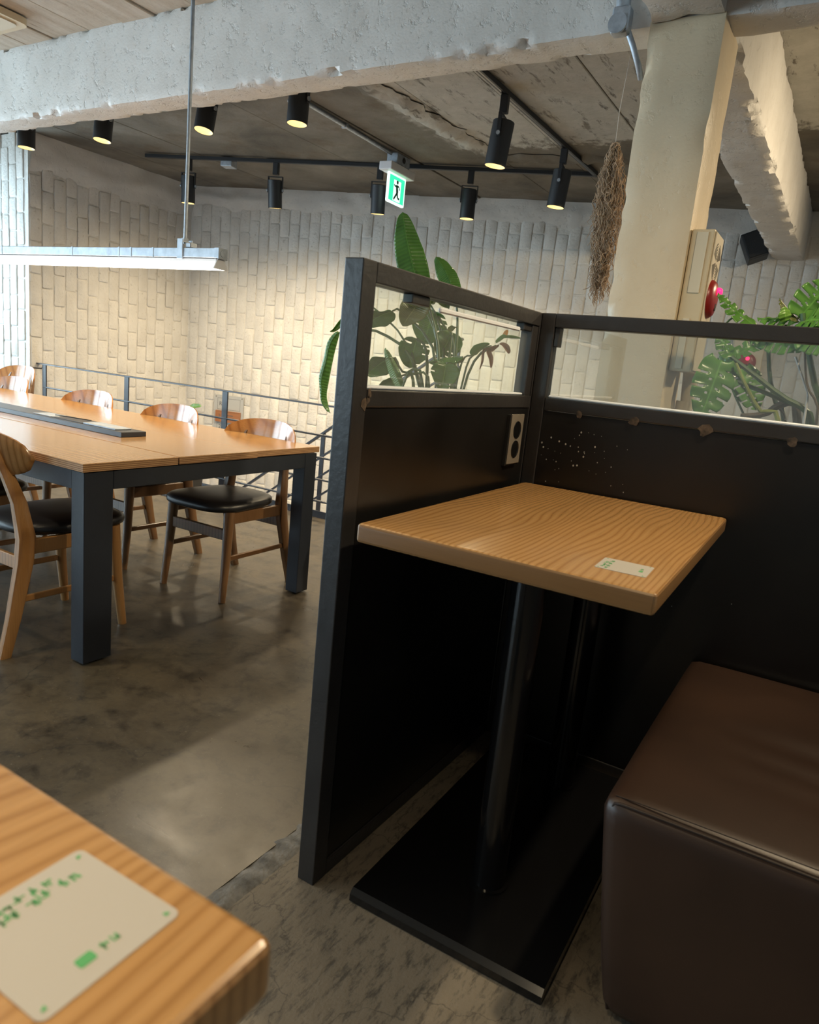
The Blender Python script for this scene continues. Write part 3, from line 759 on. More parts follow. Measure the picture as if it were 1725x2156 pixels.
# ------------------------------------------------------------------ chairs
def make_chair(label, woodmat, backmat):
    c = thing('dining_chair', label, 'chair', group='bent-back chairs round the communal table')
    # seat cushion: rounded trapezoid, domed
    bm = bmesh.new(); ns = 40; rings = []
    def outline(a, s):
        ca, sa = math.cos(a), math.sin(a); e = 2/3.2
        x = math.copysign(abs(ca)**e, ca); y = math.copysign(abs(sa)**e, sa)
        wd = .225-.035*(y+1)/2
        return x*wd*s, -.075+y*.235*s
    for s, z in ((.93, .425), (.99, .432), (1.0, .444), (.985, .458), (.93, .468), (.80, .475), (.5, .482), (.2, .484)):
        rings.append([bm.verts.new((*outline(2*math.pi*k/ns, s), z)) for k in range(ns)])
    for a, b in zip(rings, rings[1:]):
        for k in range(ns): bm.faces.new((a[k], a[(k+1) % ns], b[(k+1) % ns], b[k]))
    bm.faces.new(rings[0][::-1]); bm.faces.new(rings[-1])
    fin('seat', bm, 'blackleather', c, smooth=True)
    # bent plywood backrest
    bm = bmesh.new(); nu, nv = 26, 10; th = .014; grids = []
    for face in (0, 1):
        g = []
        for i in range(nu+1):
            t = -1+2*i/nu; row = []
            for j in range(nv+1):
                q = -1+2*j/nv
                hh = .082*(1-abs(t)**3.2)**.5*(1 if t*t < .9999 else 0)+.004
                x = t*.242; z = .738+q*hh-.012*abs(t)**2
                y = .238-.085*t*t+.035*(z-.738)/.08*.5
                row.append(bm.verts.new((x, y+(th if face else 0)*(1-.5*abs(q)**4), z)))
            g.append(row)
        grids.append(g)
    for f, g in enumerate(grids):
        for i in range(nu):
            for j in range(nv):
                q = (g[i][j], g[i+1][j], g[i+1][j+1], g[i][j+1]); bm.faces.new(q if f else q[::-1])
    a, b = grids
    for i in range(nu):
        for j in (0, nv): bm.faces.new((a[i][j], a[i+1][j], b[i+1][j], b[i][j]))
    for j in range(nv):
        for i in (0, nu): bm.faces.new((a[i][j], a[i][j+1], b[i][j+1], b[i][j]))
    bmesh.ops.remove_doubles(bm, verts=bm.verts, dist=2e-4)
    fin('backrest', bm, backmat, c, ang=50)
    for s in (-1, 1):
        # rear leg runs up to the backrest
        bm = bmesh.new(); prof = [(.195, .242, 0, .016, .020), (.192, .205, .14, .018, .024), (.186, .160, .34, .019, .030), (.183, .150, .43, .019, .031), (.172, .168, .56, .016, .025), (.150, .203, .68, .013, .021), (.138, .228, .755, .010, .014)]
        rs = []
        for x, y, z, wx, wy in prof:
            rs.append([bm.verts.new((s*x+dx*wx, y+dy*wy, z)) for dx, dy in ((-1, -.7), (-.7, -1), (.7, -1), (1, -.7), (1, .7), (.7, 1), (-.7, 1), (-1, .7))])
        for p, q in zip(rs, rs[1:]):
            for k in range(8): bm.faces.new((p[k], p[(k+1) % 8], q[(k+1) % 8], q[k]))
        bm.faces.new(rs[0][::-1]); bm.faces.new(rs[-1])
        fin('rear_leg', bm, woodmat, c, ang=40)
        tube('front_leg', [(s*.198, -.250, 0), (s*.190, -.228, .2), (s*.182, -.212, .428)], [.0165, .021, .0255], woodmat, c, 14)
        bar('side_rail', (s*.182, -.20, .395), (s*.184, .145, .395), .022, .055, woodmat, c)
        bar('stretcher', (s*.190, -.226, .205), (s*.190, .180, .205), .014, .024, woodmat, c)
    bar('front_rail', (-.18, -.222, .318), (.18, -.222, .318), .018, .052, woodmat, c)
    bar('rear_rail', (-.18, .158, .330), (.18, .158, .330), .018, .050, woodmat, c)
    return c
chA = make_chair('shade-darkened wooden chair with black seat tucked under the near end of the table, rail side', 'chairwood_shaded', 'chairback')
chA.location = (-2.520, 2.547, 0); chA.rotation_euler = (0, 0, .02)
copy_tree(chA, (-3.205, 2.545, 0), -.02, 'shade-darkened wooden chair with black seat, second from the table end on the railing side')
copy_tree(chA, (-3.955, 2.56, 0), .03, 'shade-darkened wooden chair, third from the table end on the railing side')
copy_tree(chA, (-4.86, 2.58, 0), 0, 'orange chair back showing over the far end of the communal table')
copy_tree(chA, (-6.18, 3.42, 0), .1, 'farthest chair back, pale with window glare, by the white brick wall')
chN = make_chair('honey coloured wooden chair with black seat, nearest the viewer at the communal table', 'chairwood_shaded2', 'chairwood_shaded2')
chN.location = (-2.607, 1.580, 0); chN.rotation_euler = (0, 0, math.pi)
copy_tree(chN, (-3.33, 1.60, 0), math.pi-.04, 'honey coloured wooden chair behind the nearest one, only its seat edge showing')

# ------------------------------------------------------------------ railing and stair rail
YR = 4.055
rl = thing('stair_railing', 'black metal railing with thin horizontal bars along the stair opening', 'railing', (0, YR, 0))
box('top_rail', (-6.645, -.020, .822), (-1.0, .020, .834), 'railmetal', rl, .002, 1)
for z in (.612, .450, .290, .130): tube('rail_bar', [(-6.56, 0, z), (-1.0, 0, z)], .008, 'railmetal', rl, 8)
for x in (-6.535, -5.335, -4.150, -2.95, -1.75): box('post', (x-.028, -.006, 0), (x+.028, .006, .822), 'railmetal', rl, .001, 1)
box('toe_plate', (-6.645, .025, -.02), (-1.0, .035, .05), 'railmetal', rl)
lathe('wall_flange', [(0, 0), (.045, 0), (.045, .008), (0, .008)], 'railmetal', rl, 16, frame_mtx((-6.650, 0, .80), (0, 1, 0), (0, 0, 1)))
YS = 4.62
sr = thing('stair_handrail', 'sloping black metal handrail of the stairs behind the chairs', 'railing', (0, YS, 0))
sl = .69/.976
for k, zz in enumerate((.625, .430, .268, .100)):
    bar('handrail' if k == 0 else 'rail_bar', (-5.6, 0, zz-sl*2.1), (-2.42, 0, zz+sl*1.08), .03 if k == 0 else .016, .018 if k == 0 else .016, 'railmetal', sr, .002)
for x in (-2.45, -3.35-.25, -4.6): box('post', (x-.02, -.006, sl*(x+2.3)-.17), (x+.02, .006, .625+sl*(x+3.5)), 'railmetal', sr, .001, 1)

# ------------------------------------------------------------------ ceiling lamps
def spot_head(t, L=.235, r=.062, tilt=0.0, az=0.0, power=26, size=2.7, drop=.12, blend=1.0):
    """t: empty on the track; adapter, yoke, body and lamp below it"""
    box('adapter', (-.024, -.024, -drop+.02), (.024, .024, 0), 'spot', t, .003, 1)
    bm = bmesh.new()
    for s in (-1, 1): bbox(bm, (s*(r+.006)-.003, -.011, -drop-.13), (s*(r+.006)+.003, .011, -drop+.0))
    bbox(bm, (-r-.009, -.011, -drop), (r+.009, .011, -drop+.006))
    yk = fin('yoke', bm, 'spot', t)
    m4 = Matrix.Translation((0, 0, -drop-.11)) @ Matrix.Rotation(az, 4, 'Z') @ Matrix.Rotation(tilt, 4, 'X')
    top = .085; bot = top-L
    body = lathe('lamp_body', [(0, top), (r-.004, top), (r, top-.004), (r, bot), (r-.004, bot), (r-.005, bot+.02), (0, bot+.021)], ['spot'], t, 32, m4, 35)
    lathe('reflector', [(r-.0045, bot+.001), (r-.018, bot+.013), (0, bot+.0135)], 'bulb', body, 28, m4)
    for s in (-1, 1): lathe('yoke_knob', [(0, 0), (.012, 0), (.012, .008), (0, .008)], 'galv', yk, 12, frame_mtx((s*(r+.009), 0, -drop-.11), (0, 1, 0), (0, 0, s)) if s > 0 else frame_mtx((s*(r+.009), 0, -drop-.11), (0, 0, 1), (0, 1, 0)))
    li = bpy.data.lights.new('spot_beam', 'SPOT'); li.energy = power; li.spot_size = size; li.spot_blend = blend; li.color = (1, .80, .52); li.shadow_soft_size = .045
    lo = bpy.data.objects.new('spot_beam', li); COL.objects.link(lo); lo.parent = t
    lo.matrix_local = m4 @ Matrix.Translation((0, 0, bot-.005))
def track(name, label, p, q, wd=.036, ht=.030):
    p = Vector(p); q = Vector(q); t = thing(name, label, 'track', p, math.atan2((q-p).y, (q-p).x)); L = (q-p).length
    box('channel', (0, -wd/2, -ht), (L, wd/2, 0), 'spot', t, .002, 1)
    box('slot', (.02, -.006, -ht-.0006), (L-.02, .006, -ht+.002), 'gloss', t)
    for x in (0, L): box('end_cap', (x-.012, -wd/2-.001, -ht-.001), (x+.012, wd/2+.001, .0), 'spot', t, .002, 1)
    return t
ZT = 2.838; TB = ZT-.030
T1a, T1b = Vector((-6.00, 4.735, ZT)), Vector((-2.10, 6.01, ZT))
T2a, T2b = Vector((-2.115, 3.05, ZT)), Vector((-2.10, 5.97, ZT))
track('light_track', 'long black light track along the stairwell ceiling', T1a, T1b)
track('light_track', 'short black light track running from the beam to the long track', T2a, T2b)
track('light_track', 'black light track hidden behind the white beam', (-6.3, 3.27, ZT), (-2.3, 3.40, ZT))
TD = (T1b-T1a).normalized(); TA = math.atan2(TD.y, TD.x)
far_lab = ['black spotlight at the left end of the long track, behind the pendant rod', 'black spotlight on the long track, second from its left end',
           'black spotlight on the long track left of the exit sign underside', 'black spotlight on the long track, nearest its right end']
for k, (x, tl) in enumerate(((-5.585, .05), (-4.76, .16), (-3.835, .12), (-3.075, .02))):
    s = (x-T1a.x)/TD.x
    t = thing('track_spotlight', far_lab[k], 'spotlight', (x, T1a.y+TD.y*s, TB), TA, 'track spotlights')
    spot_head(t, tilt=tl, power=(80, 85, 88, 80)[k])
for k, (y, tl, lab) in enumerate(((4.225, .10, 'large black spotlight on the short track, nearest the beam'), (5.28, .08, 'black spotlight on the short track near the corner of the tracks'))):
    t = thing('track_spotlight', lab, 'spotlight', (-2.108, y, TB), math.pi/2+.2, 'track spotlights'); spot_head(t, L=.255, r=.066, tilt=tl, power=95)
for k, (x, tl, lab) in enumerate(((-5.52, .02, 'leftmost black spotlight peeking from under the white beam'), (-4.66, .10, 'second spotlight from the left peeking from under the white beam'),
                                  (-3.70, .18, 'spotlight peeking from under the beam just right of the pendant rod'), (-2.985, .04, 'rightmost spotlight peeking from under the white beam'))):
    t = thing('track_spotlight', lab, 'spotlight', (x, 3.27+.0325*(x+6.3), TB), 0, 'track spotlights'); spot_head(t, L=.215, r=.060, tilt=-tl, power=58)
# lamps above the picture; the near floor track is added as extra light
track('light_track', 'added black light track brightening the near floor, unseen above the view', (-3.2, .75, ZT), (-.95, .75, ZT))
for k, (x, tl, pw) in enumerate(((-2.7, .1, 34), (-1.5, .1, 10))):
    t = thing('track_spotlight', ('left', 'right')[k]+' spotlight of the added, unseen track brightening the open floor', 'spotlight', (x, .75, TB), 0, 'added spotlights above the near floor'); spot_head(t, tilt=tl, power=pw)
track('light_track', 'black light track over the booth seats, above the view', (-.40, -1.2, ZT), (-.40, .6, ZT))
track('light_track', 'short black light track over the leather bench, above the view', (.38, 1.2, ZT), (.38, 2.3, ZT))
for k, (y, tl, pw, sz) in enumerate(((-.35, .0, 55, 1.9), (1.75, .50, 75, 2.2))):
    t = thing('track_spotlight', ('near', 'far')[k]+' spotlight of the track above the view over the booth', 'spotlight', ((-.40, .38)[k], y, TB), math.pi/2, 'spotlights above the booth'); spot_head(t, tilt=tl, power=pw, size=sz)
track('light_track', 'black light track over the passage right of the column, outside the view', (1.15, 2.4, ZT), (1.15, 6.4, ZT))
for k, (y, pw) in enumerate(((2.9, 150), (4.3, 80), (5.7, 45))):
    t = thing('track_spotlight', ('nearest', 'middle', 'farthest')[k]+' spotlight of the passage track right of the column, outside the view', 'spotlight', (1.15, y, TB), math.pi/2, 'passage spotlights'); spot_head(t, tilt=.95, power=pw*1.9, size=2.3)

# junction boxes and conduits
jb = thing('junction_box', 'small grey steel junction box on the ceiling beside the long track', 'junction box', (-5.255, 5.045, ZC-.008), TA)
box('body', (-.055, -.055, -.075), (.055, .055, 0), 'galv', jb, .006, 2)
for s in (-1, 1): lathe('knockout', [(0, 0), (.018, 0), (.018, .002), (0, .002)], 'galv', jb, 16, frame_mtx((s*.022, -.055, -.036), (1, 0, 0), (0, 0, 1)))
cn = thing('conduit', 'thin grey conduit along the ceiling to the exit sign', 'conduit', (0, 0, 0))
tube('pipe', [(-3.470, 3.42, ZC-.024), (-3.50, 4.0, ZC-.024), (-3.545, 5.16, ZC-.024)], .014, 'galv', cn, 10)
for y, x in ((3.6, -3.485), (4.5, -3.519)): box('clamp', (x-.025, y-.012, ZC-.040), (x+.025, y+.012, ZC-.010), 'galv', cn, .002, 1)
ex = thing('exit_sign', 'green lit emergency exit sign with running figure hanging from the ceiling', 'exit sign', (-3.553, 5.285, ZC-.01), .03)
box('ceiling_box', (-.05, -.10, -.085), (.055, .10, 0), 'galv', ex, .004, 1)
lathe('knockout', [(0, 0), (.022, 0), (.022, .003), (0, .003)], 'dark', ex, 16, frame_mtx((.056, 0, -.04), (0, 1, 0), (0, 0, 1)))
box('housing', (-.060, -.190, -.150), (.060, .190, -.085), 'white', ex, .008, 2)
fm = frame_mtx((.0085, 0, -.262), (0, 1, 0), (0, 0, 1))       # sign face: x = world y, y = up
lpn = prism('lit_panel', rrect(-.135, -.115, .135, .112, .012), -.017, 0, 'exitwhite', ex, fm)
gp = prism('green_field', rrect(-.118, -.098, .118, .098, .004), .0, .001, 'exitgreen', lpn, fm)
prism('doorway', [(-.052, -.092), (.062, -.092), (.062, .070), (-.052, .070)], .001, .0015, 'exitwhite', lpn, fm)
bm = bmesh.new()
def stroke(p, q, wd):
    p = Vector((*p, 0)); q = Vector((*q, 0)); d = (q-p).normalized(); n = Vector((-d.y, d.x, 0))*wd/2
    a = [bm.verts.new((v.x, v.y, .0022)) for v in (p-n, q-n, q+n, p+n)]; bm.faces.new(a)
for p, q, wd in (((-.002, .030), (.010, -.025), .034), ((.012, -.02), (-.014, -.050), .020), ((-.014, -.050), (-.040, -.082), .018), ((.012, -.022), (.020, -.060), .020), ((.020, -.060), (.050, -.066), .016),
                 ((-.004, .034), (-.030, .020), .013), ((-.030, .020), (-.046, .034), .012), ((.0, .034), (.032, .026), .013), ((.032, .026), (.046, .004), .012)): stroke(p, q, wd)
bm.faces.new([bm.verts.new((.004+.016*math.cos(a), .058+.016*math.sin(a), .0022)) for a in [2*math.pi*i/14 for i in range(14)]])
bmesh.ops.transform(bm, matrix=fm, verts=bm.verts)
fin('running_figure', bm, 'exitdark', lpn)
cb = thing('conduit', 'galvanised conduit elbow at the top left of the cream column', 'conduit', (0, 0, 0))
tube('pipe', [(-.962, 2.765, 2.83), (-.958, 2.765, 2.53)], .016, 'galv', cb, 12)
tube('sleeve', [(-.958, 2.765, 2.545), (-.954, 2.765, 2.485)], .026, 'galv', cb, 14)
box('fitting', (-.984, 2.735, 2.40), (-.918, 2.785, 2.49), 'galv', cb, .014, 3)
lathe('cover', [(0, 0), (.030, 0), (.034, .010), (.034, .016), (0, .016)], 'galv', cb, 18, frame_mtx((-.952, 2.733, 2.425), (1, 0, 0), (0, 0, -1)) @ Matrix.Rotation(math.pi, 4, 'X'))
tube('pipe', [(-.935, 2.775, 2.43), (-.905, 2.785, 2.37), (-.880, 2.80, 2.31), (-.876, 2.84, 2.28)], .011, 'galv', cb, 12)

# cassette on the front ceiling
ac = thing('ceiling_cassette', 'beige square ceiling unit with a round ring, at the top left', 'air conditioner', (-4.60, 2.28, ZC-.012))
prism('panel', rrect(-.31, -.31, .31, .31, .05, 6), -.035, 0, 'beige', ac, ang=35)
prism('lip', rrect(-.27, -.27, .27, .27, .04, 6), -.042, -.035, 'ivory', ac)
lathe('ring', [(.10, 0), (.115, -.006), (.125, -.006), (.13, 0)], 'white', ac, 32, Matrix.Translation((-.02, .05, -.042)))
lathe('sensor', [(0, -.004), (.05, -.003), (.055, 0)], 'white', ac, 24, Matrix.Translation((-.02, .05, -.042)))

# ------------------------------------------------------------------ pendant lamp over the communal table
pl = thing('pendant_lamp', 'long galvanised linear pendant lamp glowing over the communal table', 'lamp', (-2.20, 2.10, 1.467))
LP = 2.9
box('channel', (-LP, -.022, .040), (-.002, .022, .077), 'galv', pl, .002, 1)
for x in (-.0, -.38, -.52, -.60, -.93, -1.5, -2.1): box('joint_band', (x-.008 if x else -.022, -.0235, .039), (x+.002 if x else 0.002, .0235, .0785), 'galv', pl, .001, 1)
box('end_cap', (-.002, -.024, .036), (.004, .024, .078), 'galv', pl, .001, 1)
lathe('knockout', [(0, 0), (.014, 0), (.014, .0015), (0, .0015)], 'galv', pl, 18, frame_mtx((.004, 0, .058), (0, 1, 0), (0, 0, 1)))
box('reflector_housing', (-LP, -.020, .024), (-.012, .020, .038), 'white', pl, .002, 1)
prism('diffuser', [(-.018, .024), (.018, .024), (.034, .0), (-.034, .0)], -LP+.005, -.012, 'led', pl, frame_mtx((0, 0, 0), (0, 1, 0), (0, 0, 1)))
prism('diffuser_end', [(-.018, .036), (.018, .036), (.036, -.001), (-.036, -.001)], -.012, -.006, 'white', pl, frame_mtx((0, 0, 0), (0, 1, 0), (0, 0, 1)))
for x in (-.215, -2.4):
    br = box('bracket', (x-.016, -.027, .034), (x+.016, -.0225, .112), 'galv', pl, .001, 1)
    box('bracket', (x-.016, .0225, .034), (x+.016, .027, .112), 'galv', pl, .001, 1)
    box('bracket_bridge', (x-.012, -.0225, .100), (x+.012, .0225, .104), 'galv', pl)
    box('clip', (x+.022, -.018, .078), (x+.052, .018, .098), 'galv', pl, .003, 1)
    tube('rod', [(x, 0, .095), (x, 0, ZC-1.467-.005)], .0075, 'galv', pl, 10)
    lathe('nut', [(0, .105), (.014, .105), (.014, .116), (0, .116)], 'galv', pl, 6, Matrix.Translation((x, 0, 0)))
    lathe('ceiling_rose', [(0, 0), (.03, 0), (.03, -.012), (0, -.014)], 'galv', pl, 16, Matrix.Translation((x, 0, ZC-1.467-.008)))

# ------------------------------------------------------------------ alarm boxes, speaker, sign
def alarm(loc, rz, label, ht=.46, wd=.26, dep=.10, dz=-.085, gz=.10, dr=1.0):
    """face looks along local -y"""
    t = thing('fire_alarm', label, 'fire alarm', loc, rz)
    h = ht/2
    box('body', (-wd/2, -dep, -h), (wd/2, 0, h), 'beige', t, .006, 2)
    box('side_cover', (-wd/2-.004, -dep+.02, .03), (-wd/2, -.02, h-.01), 'ivory', t, .001, 1)
    box('side_cover', (-wd/2-.004, -dep+.035, -h+.01), (-wd/2, -.02, -.06), 'ivory', t, .001, 1)
    fp = box('front_plate', (-wd/2+.006, -dep-.005, -h+.006), (wd/2-.006, -dep, h-.006), 'ivory', t, .002, 1)
    for k in range(6):
        r0 = .012+.010*k
        for a0 in (15, 105, 195, 285):
            bm = bmesh.new(); pts = [math.radians(a0+60*i/6) for i in range(7)]
            a = [bm.verts.new((r0*math.cos(q), -dep-.0056, gz+r0*math.sin(q))) for q in pts]; b = [bm.verts.new(((r0+.0045)*math.cos(q), -dep-.0056, gz+(r0+.0045)*math.sin(q))) for q in pts]
            for i in range(6): bm.faces.new((a[i], a[i+1], b[i+1], b[i]))
            fin('grille_slot', bm, 'dark', fp)
    fmx = frame_mtx((0, -dep-.005, dz), (1, 0, 0), (0, 0, 1)) @ Matrix.Diagonal((dr, dr, .8, 1))
    ad = lathe('alarm_disc', [(0, .030), (.040, .030), (.070, .022), (.082, .008), (.084, 0)], 'red', t, 36, fmx)
    lathe('alarm_lamp', [(0, .052), (.010, .050), (.017, .040), (.017, .028)], 'redlamp', ad, 20, fmx @ Matrix.Translation((0, .034, 0)))
    lathe('button', [(0, .031), (.016, .031), (.016, .029)], 'dark', ad, 18, fmx @ Matrix.Translation((0, -.034, 0)))
    return t
alarm((-.598, 2.895, 1.50), math.pi/2, 'beige alarm box with red disc on the side of the cream column', .50, .17, .080, .02, .15, .82)
pa = A0+BD*((-.915-A0.x)/BD.x)+BN*.016
alarm((pa.x, pa.y, 1.585), BANG, 'beige alarm box with red disc on the brick wall, seen through the booth glass', .44, .27, .06)
ps = A0+BD*((-1.02-A0.x)/BD.x)+BN*.10
spk = thing('wall_speaker', 'small tilted black loudspeaker on the grey brick wall beside the beam', 'speaker', (ps.x, ps.y-.10, 2.50), BANG)
rt = Matrix.Rotation(math.radians(-24), 4, 'Y') @ Matrix.Rotation(math.radians(-14), 4, 'X')
box('cabinet', (-.085, -.06, -.125), (.085, .08, .125), 'spot', spk, .012, 2, rt)
box('grille', (-.074, -.066, -.112), (.074, -.0605, .112), 'speakermesh', spk, .004, 1, rt)
tube('bracket', [(0, .06, 0), (0, .19, .0)], .014, 'spot', spk, 8)
pg = A0+BD*((-6.075-A0.x)/BD.x)+BN*.018
sg = thing('wall_sign', 'grey floor guide board with brown plaque on the brick wall behind the railing', 'sign', (pg.x, pg.y, .36), BANG)
sm = frame_mtx((0, 0, 0), (1, 0, 0), (0, 0, 1))
sbd = prism('board', rrect(-.185, -.36, .185, .25, .004), 0, .010, 'signboard', sg, sm)
for x in (-.165, .165):
    for z in (-.34, .23): lathe('screw', [(0, .014), (.007, .013), (.008, .010)], 'steel', sbd, 12, sm @ Matrix.Translation((x, z, 0)))
for z0, z1 in ((.085, .215), (-.23, -.075), (-.33, -.24)):
    bm = bmesh.new()
    for a, b, c, d in ((-.145, .145, z0, z0+.003), (-.145, .145, z1-.003, z1), (-.145, -.142, z0, z1), (.142, .145, z0, z1)):
        bm.faces.new([bm.verts.new((x, y, .0105)) for x, y in ((a, c), (b, c), (b, d), (a, d))])
    bmesh.ops.transform(bm, matrix=sm, verts=bm.verts); fin('printed_frame', bm, 'print', sbd)
pq = prism('plaque', rrect(-.158, -.058, .158, .072, .003), .010, .026, 'plaque', sg, sm)
for a, b, c, d in ((-.158, .158, .064, .072), (-.158, .158, -.058, -.050), (.150, .158, -.050, .064), (-.158, -.150, -.050, .064)):
    prism('plaque_rim', [(a, c), (b, c), (b, d), (a, d)], .026, .029, 'plaque', pq, sm)
for tx, x, z, dz in (('R', -.105, .150, .0108), ('3', -.105, .006, .0264), ('2', -.105, -.115, .0108), ('1', -.105, -.285, .0108)): text_mesh('lettering', tx, .062, 'print', pq if tx == '3' else sbd, sm @ Matrix.Translation((x, z, dz)))
bm = bmesh.new()
for z, a, b in ((.022, .0, .07), (-.008, .0, .085)):
    for k in range(6): bbox(bm, (a+(b-a)*k/6, z-.006, .0262), (a+(b-a)*k/6+.008, z+.006, .0270))
bmesh.ops.transform(bm, matrix=sm, verts=bm.verts); fin('small_print', bm, 'print', pq)

# soft duct beside the column foot
dc = thing('cable_duct', 'wavy beige cable duct running down beside the cream column', 'duct', (0, 0, 0))
tube('duct', [(-.565+.012*math.sin(z*7), 3.035+.012*math.sin(z*5), z) for z in [0.0+.08*i for i in range(19)]], [.026+.004*math.sin(i*1.3) for i in range(19)], 'duct', dc, 12)
tube('collar', [(-.563, 3.035, 1.10), (-.561, 3.035, 1.14)], .034, 'duct', dc, 12)

# ------------------------------------------------------------------ dried moss on a string
ms = thing('hanging_moss', 'bundle of dried brown moss hanging on a string left of the column', 'dried plant', tuple(at(1297, 300, 3.22)))
o0 = ms.location
bm = bmesh.new(); q = random.Random(21)
tip = at(1256, 640, 3.22)-o0; Lm = -tip.z
tube('string', [(0, 0, -.03), (-.004, 0, .12), (.006, 0, .3), (.03, -.02, ZC-o0.z-.01)], .0012, 'string', ms, 5)
def mossw(t): return .066*min(1, t*4+.12)*(1-max(0, t-.22)/.78)**.85+.008
for k in range(640):
    t0 = q.random()**1.25*.82; ln = q.uniform(.08, .20)*(1.2-t0*.5); r0 = mossw(t0); a = q.uniform(0, 6.28); rr = r0*q.random()**.5
    p = Vector((tip.x*t0**1.1+rr*math.cos(a), tip.y*t0+rr*math.sin(a)*.7, -Lm*t0)); pts = [p.copy()]
    ph = q.uniform(0, 6.28); fr = q.uniform(50, 95)
    n = 9
    for i in range(1, n):
        d = Vector((tip.x/Lm*ln/n+.011*math.sin(ph+fr*i*ln/n*2.2)+q.gauss(0, .004), .010*math.cos(ph*1.7+fr*i*ln/n*1.3)+q.gauss(0, .002), -ln/n+q.gauss(0, .003)))
        p = p+d; pts.append(p.copy())
    if pts[-1].z < -Lm*1.04: continue
    ring_tube(bm, pts, [.0016]*(n-1)+[.0008], 4, cap=False)
mo = fin('moss_strands', bm, 'moss', ms, smooth=True); mo['kind'] = 'stuff'

# ------------------------------------------------------------------ plants
def blade(name, pts, width, mat, parent, side=None, fold=.35, slits=0, seed=0, curl=0.0, nt=7, tipy=.0):
    """leaf along a spine of world points; width = half width; side = rough direction of one half"""
    org = parent.location; pts = [Vector(p)-org for p in pts]
    # smooth spine
    def cr(t):
        x = t*(len(pts)-1); i = min(int(x), len(pts)-2); f = x-i
        p0, p1, p2, p3 = pts[max(i-1, 0)], pts[i], pts[i+1], pts[min(i+2, len(pts)-1)]
        return .5*((2*p1)+(p2-p0)*f+(2*p0-5*p1+4*p2-p3)*f*f+(3*p1-p0-3*p2+p3)*f**3)
    r = random.Random(seed); n = 22; bm = bmesh.new(); uvl = bm.loops.layers.uv.new('uv'); rows = []; uv = {}
    sd0 = Vector(side) if side else CR.copy()
    cut = {r.randrange(3, n-3): (r.choice((-1, 1)), r.uniform(.25, .6)) for _ in range(slits)}
    for i in range(n+1):
        t = i/n; c = cr(t); tg = (cr(min(1, t+.02))-cr(max(0, t-.02))).normalized()
        s = (sd0-tg*sd0.dot(tg)).normalized(); nr = tg.cross(s)
        wd = width*(math.sin(math.pi*min(1, t*.93+.035)**.78)**.75)*(1-.0*t) if t < 1 else .0005
        row = []
        for j in range(-nt, nt+1):
            a = j/nt; ww = wd*(1+.05*noise.noise(Vector((t*9, a*2, seed))))
            p = c+s*(a*ww*math.cos(fold))+nr*(abs(a)*ww*math.sin(fold)+curl*a*a*ww)+nr*.05*width*math.sin(t*19+seed)*abs(a)
            p -= tg*0.12*wd*abs(a)
            v = bm.verts.new(p); uv[v] = ((a+1)/2, t); row.append(v)
        rows.append(row)
    for i in range(n):
        for j in range(2*nt):
            a = (j+.5-nt)/nt
            if i in cut and cut[i][0]*a > cut[i][1]: continue
            f = bm.faces.new((rows[i][j], rows[i][j+1], rows[i+1][j+1], rows[i+1][j]))
            for lp in f.loops: lp[uvl].uv = uv[lp.vert]
    o = fin(name, bm, mat, parent, smooth=True)
    sol = o.modifiers.new('thickness', 'SOLIDIFY'); sol.thickness = .0012
    return o
def stem(parent, pts, r0, r1, mat='stem', name='stem'):
    pts = [Vector(p)-parent.location for p in pts]; n = 10; out = []
    for k in range(n+1):
        t = k/n*(len(pts)-1); i = min(int(t), len(pts)-2); f = t-i
        p0, p1, p2, p3 = pts[max(i-1, 0)], pts[i], pts[i+1], pts[min(i+2, len(pts)-1)]
        out.append(.5*((2*p1)+(p2-p0)*f+(2*p0-5*p1+4*p2-p3)*f*f+(3*p1-p0-3*p2+p3)*f**3))
    return tube(name, out, [r0+(r1-r0)*k/n for k in range(n+1)], mat, parent, 8)
YB = 3.15
pb0 = at(915, 900, YB); SB = Vector((pb0.x, YB, 0))
bp = thing('bird_of_paradise', 'tall bird of paradise plant with broad green leaves behind the side screen', 'plant', (SB.x, SB.y, 0))
lathe('planter', [(0, 0), (.17, 0), (.20, .02), (.23, .46), (.235, .50), (.215, .50), (.205, .44), (0, .44)], 'pot', bp, 32)
lathe('soil', [(0, .452), (.10, .455), (.205, .442)], 'soil', bp, 24)
def B(u, v, dy=0): return at(u, v, YB+dy)
base_pts = [Vector((SB.x+dx, SB.y+dy, .44)) for dx, dy in ((0, 0), (.05, .02), (-.05, .03), (.02, -.05), (-.03, -.04), (.07, -.02))]
def bleaf(stem_px, leaf_px, width, mat='leafA', dy=0.0, side=None, fold=.35, slits=0, seed=1, curl=0, bi=0, r=.009, bend=0.0):
    p0 = base_pts[bi % 6]
    mids = [B(u, v, dy*.7) for u, v in stem_px]
    lp = [B(u, v, dy+bend*i) for i, (u, v) in enumerate(leaf_px)]
    stem(bp, [p0]+mids+[lp[0]], r*1.2, r*.55)
    blade('leaf', lp, width*.88, mat, bp, side, fold, slits, seed, curl)
k_ = 1
bleaf([(925, 760)], [(890, 640), (872, 570), (856, 500), (848, 446)], .092, 'leafA', .02, fold=.30, seed=1)
bleaf([(960, 740)], [(962, 640), (948, 592), (932, 560), (918, 540)], .062, 'leafA', .05, fold=.45, seed=2, bi=1, side=(.8, .5, .3))
bleaf([(925, 770)], [(893, 612), (876, 645), (860, 668), (848, 687)], .088, 'leafC', -.10, fold=.5, seed=3, bi=3, bend=-.02)
bleaf([(920, 770), (850, 660)], [(826, 655), (806, 662), (788, 672), (770, 684)], .075, 'leafA', -.05, fold=.3, seed=4, bi=2, r=.008)
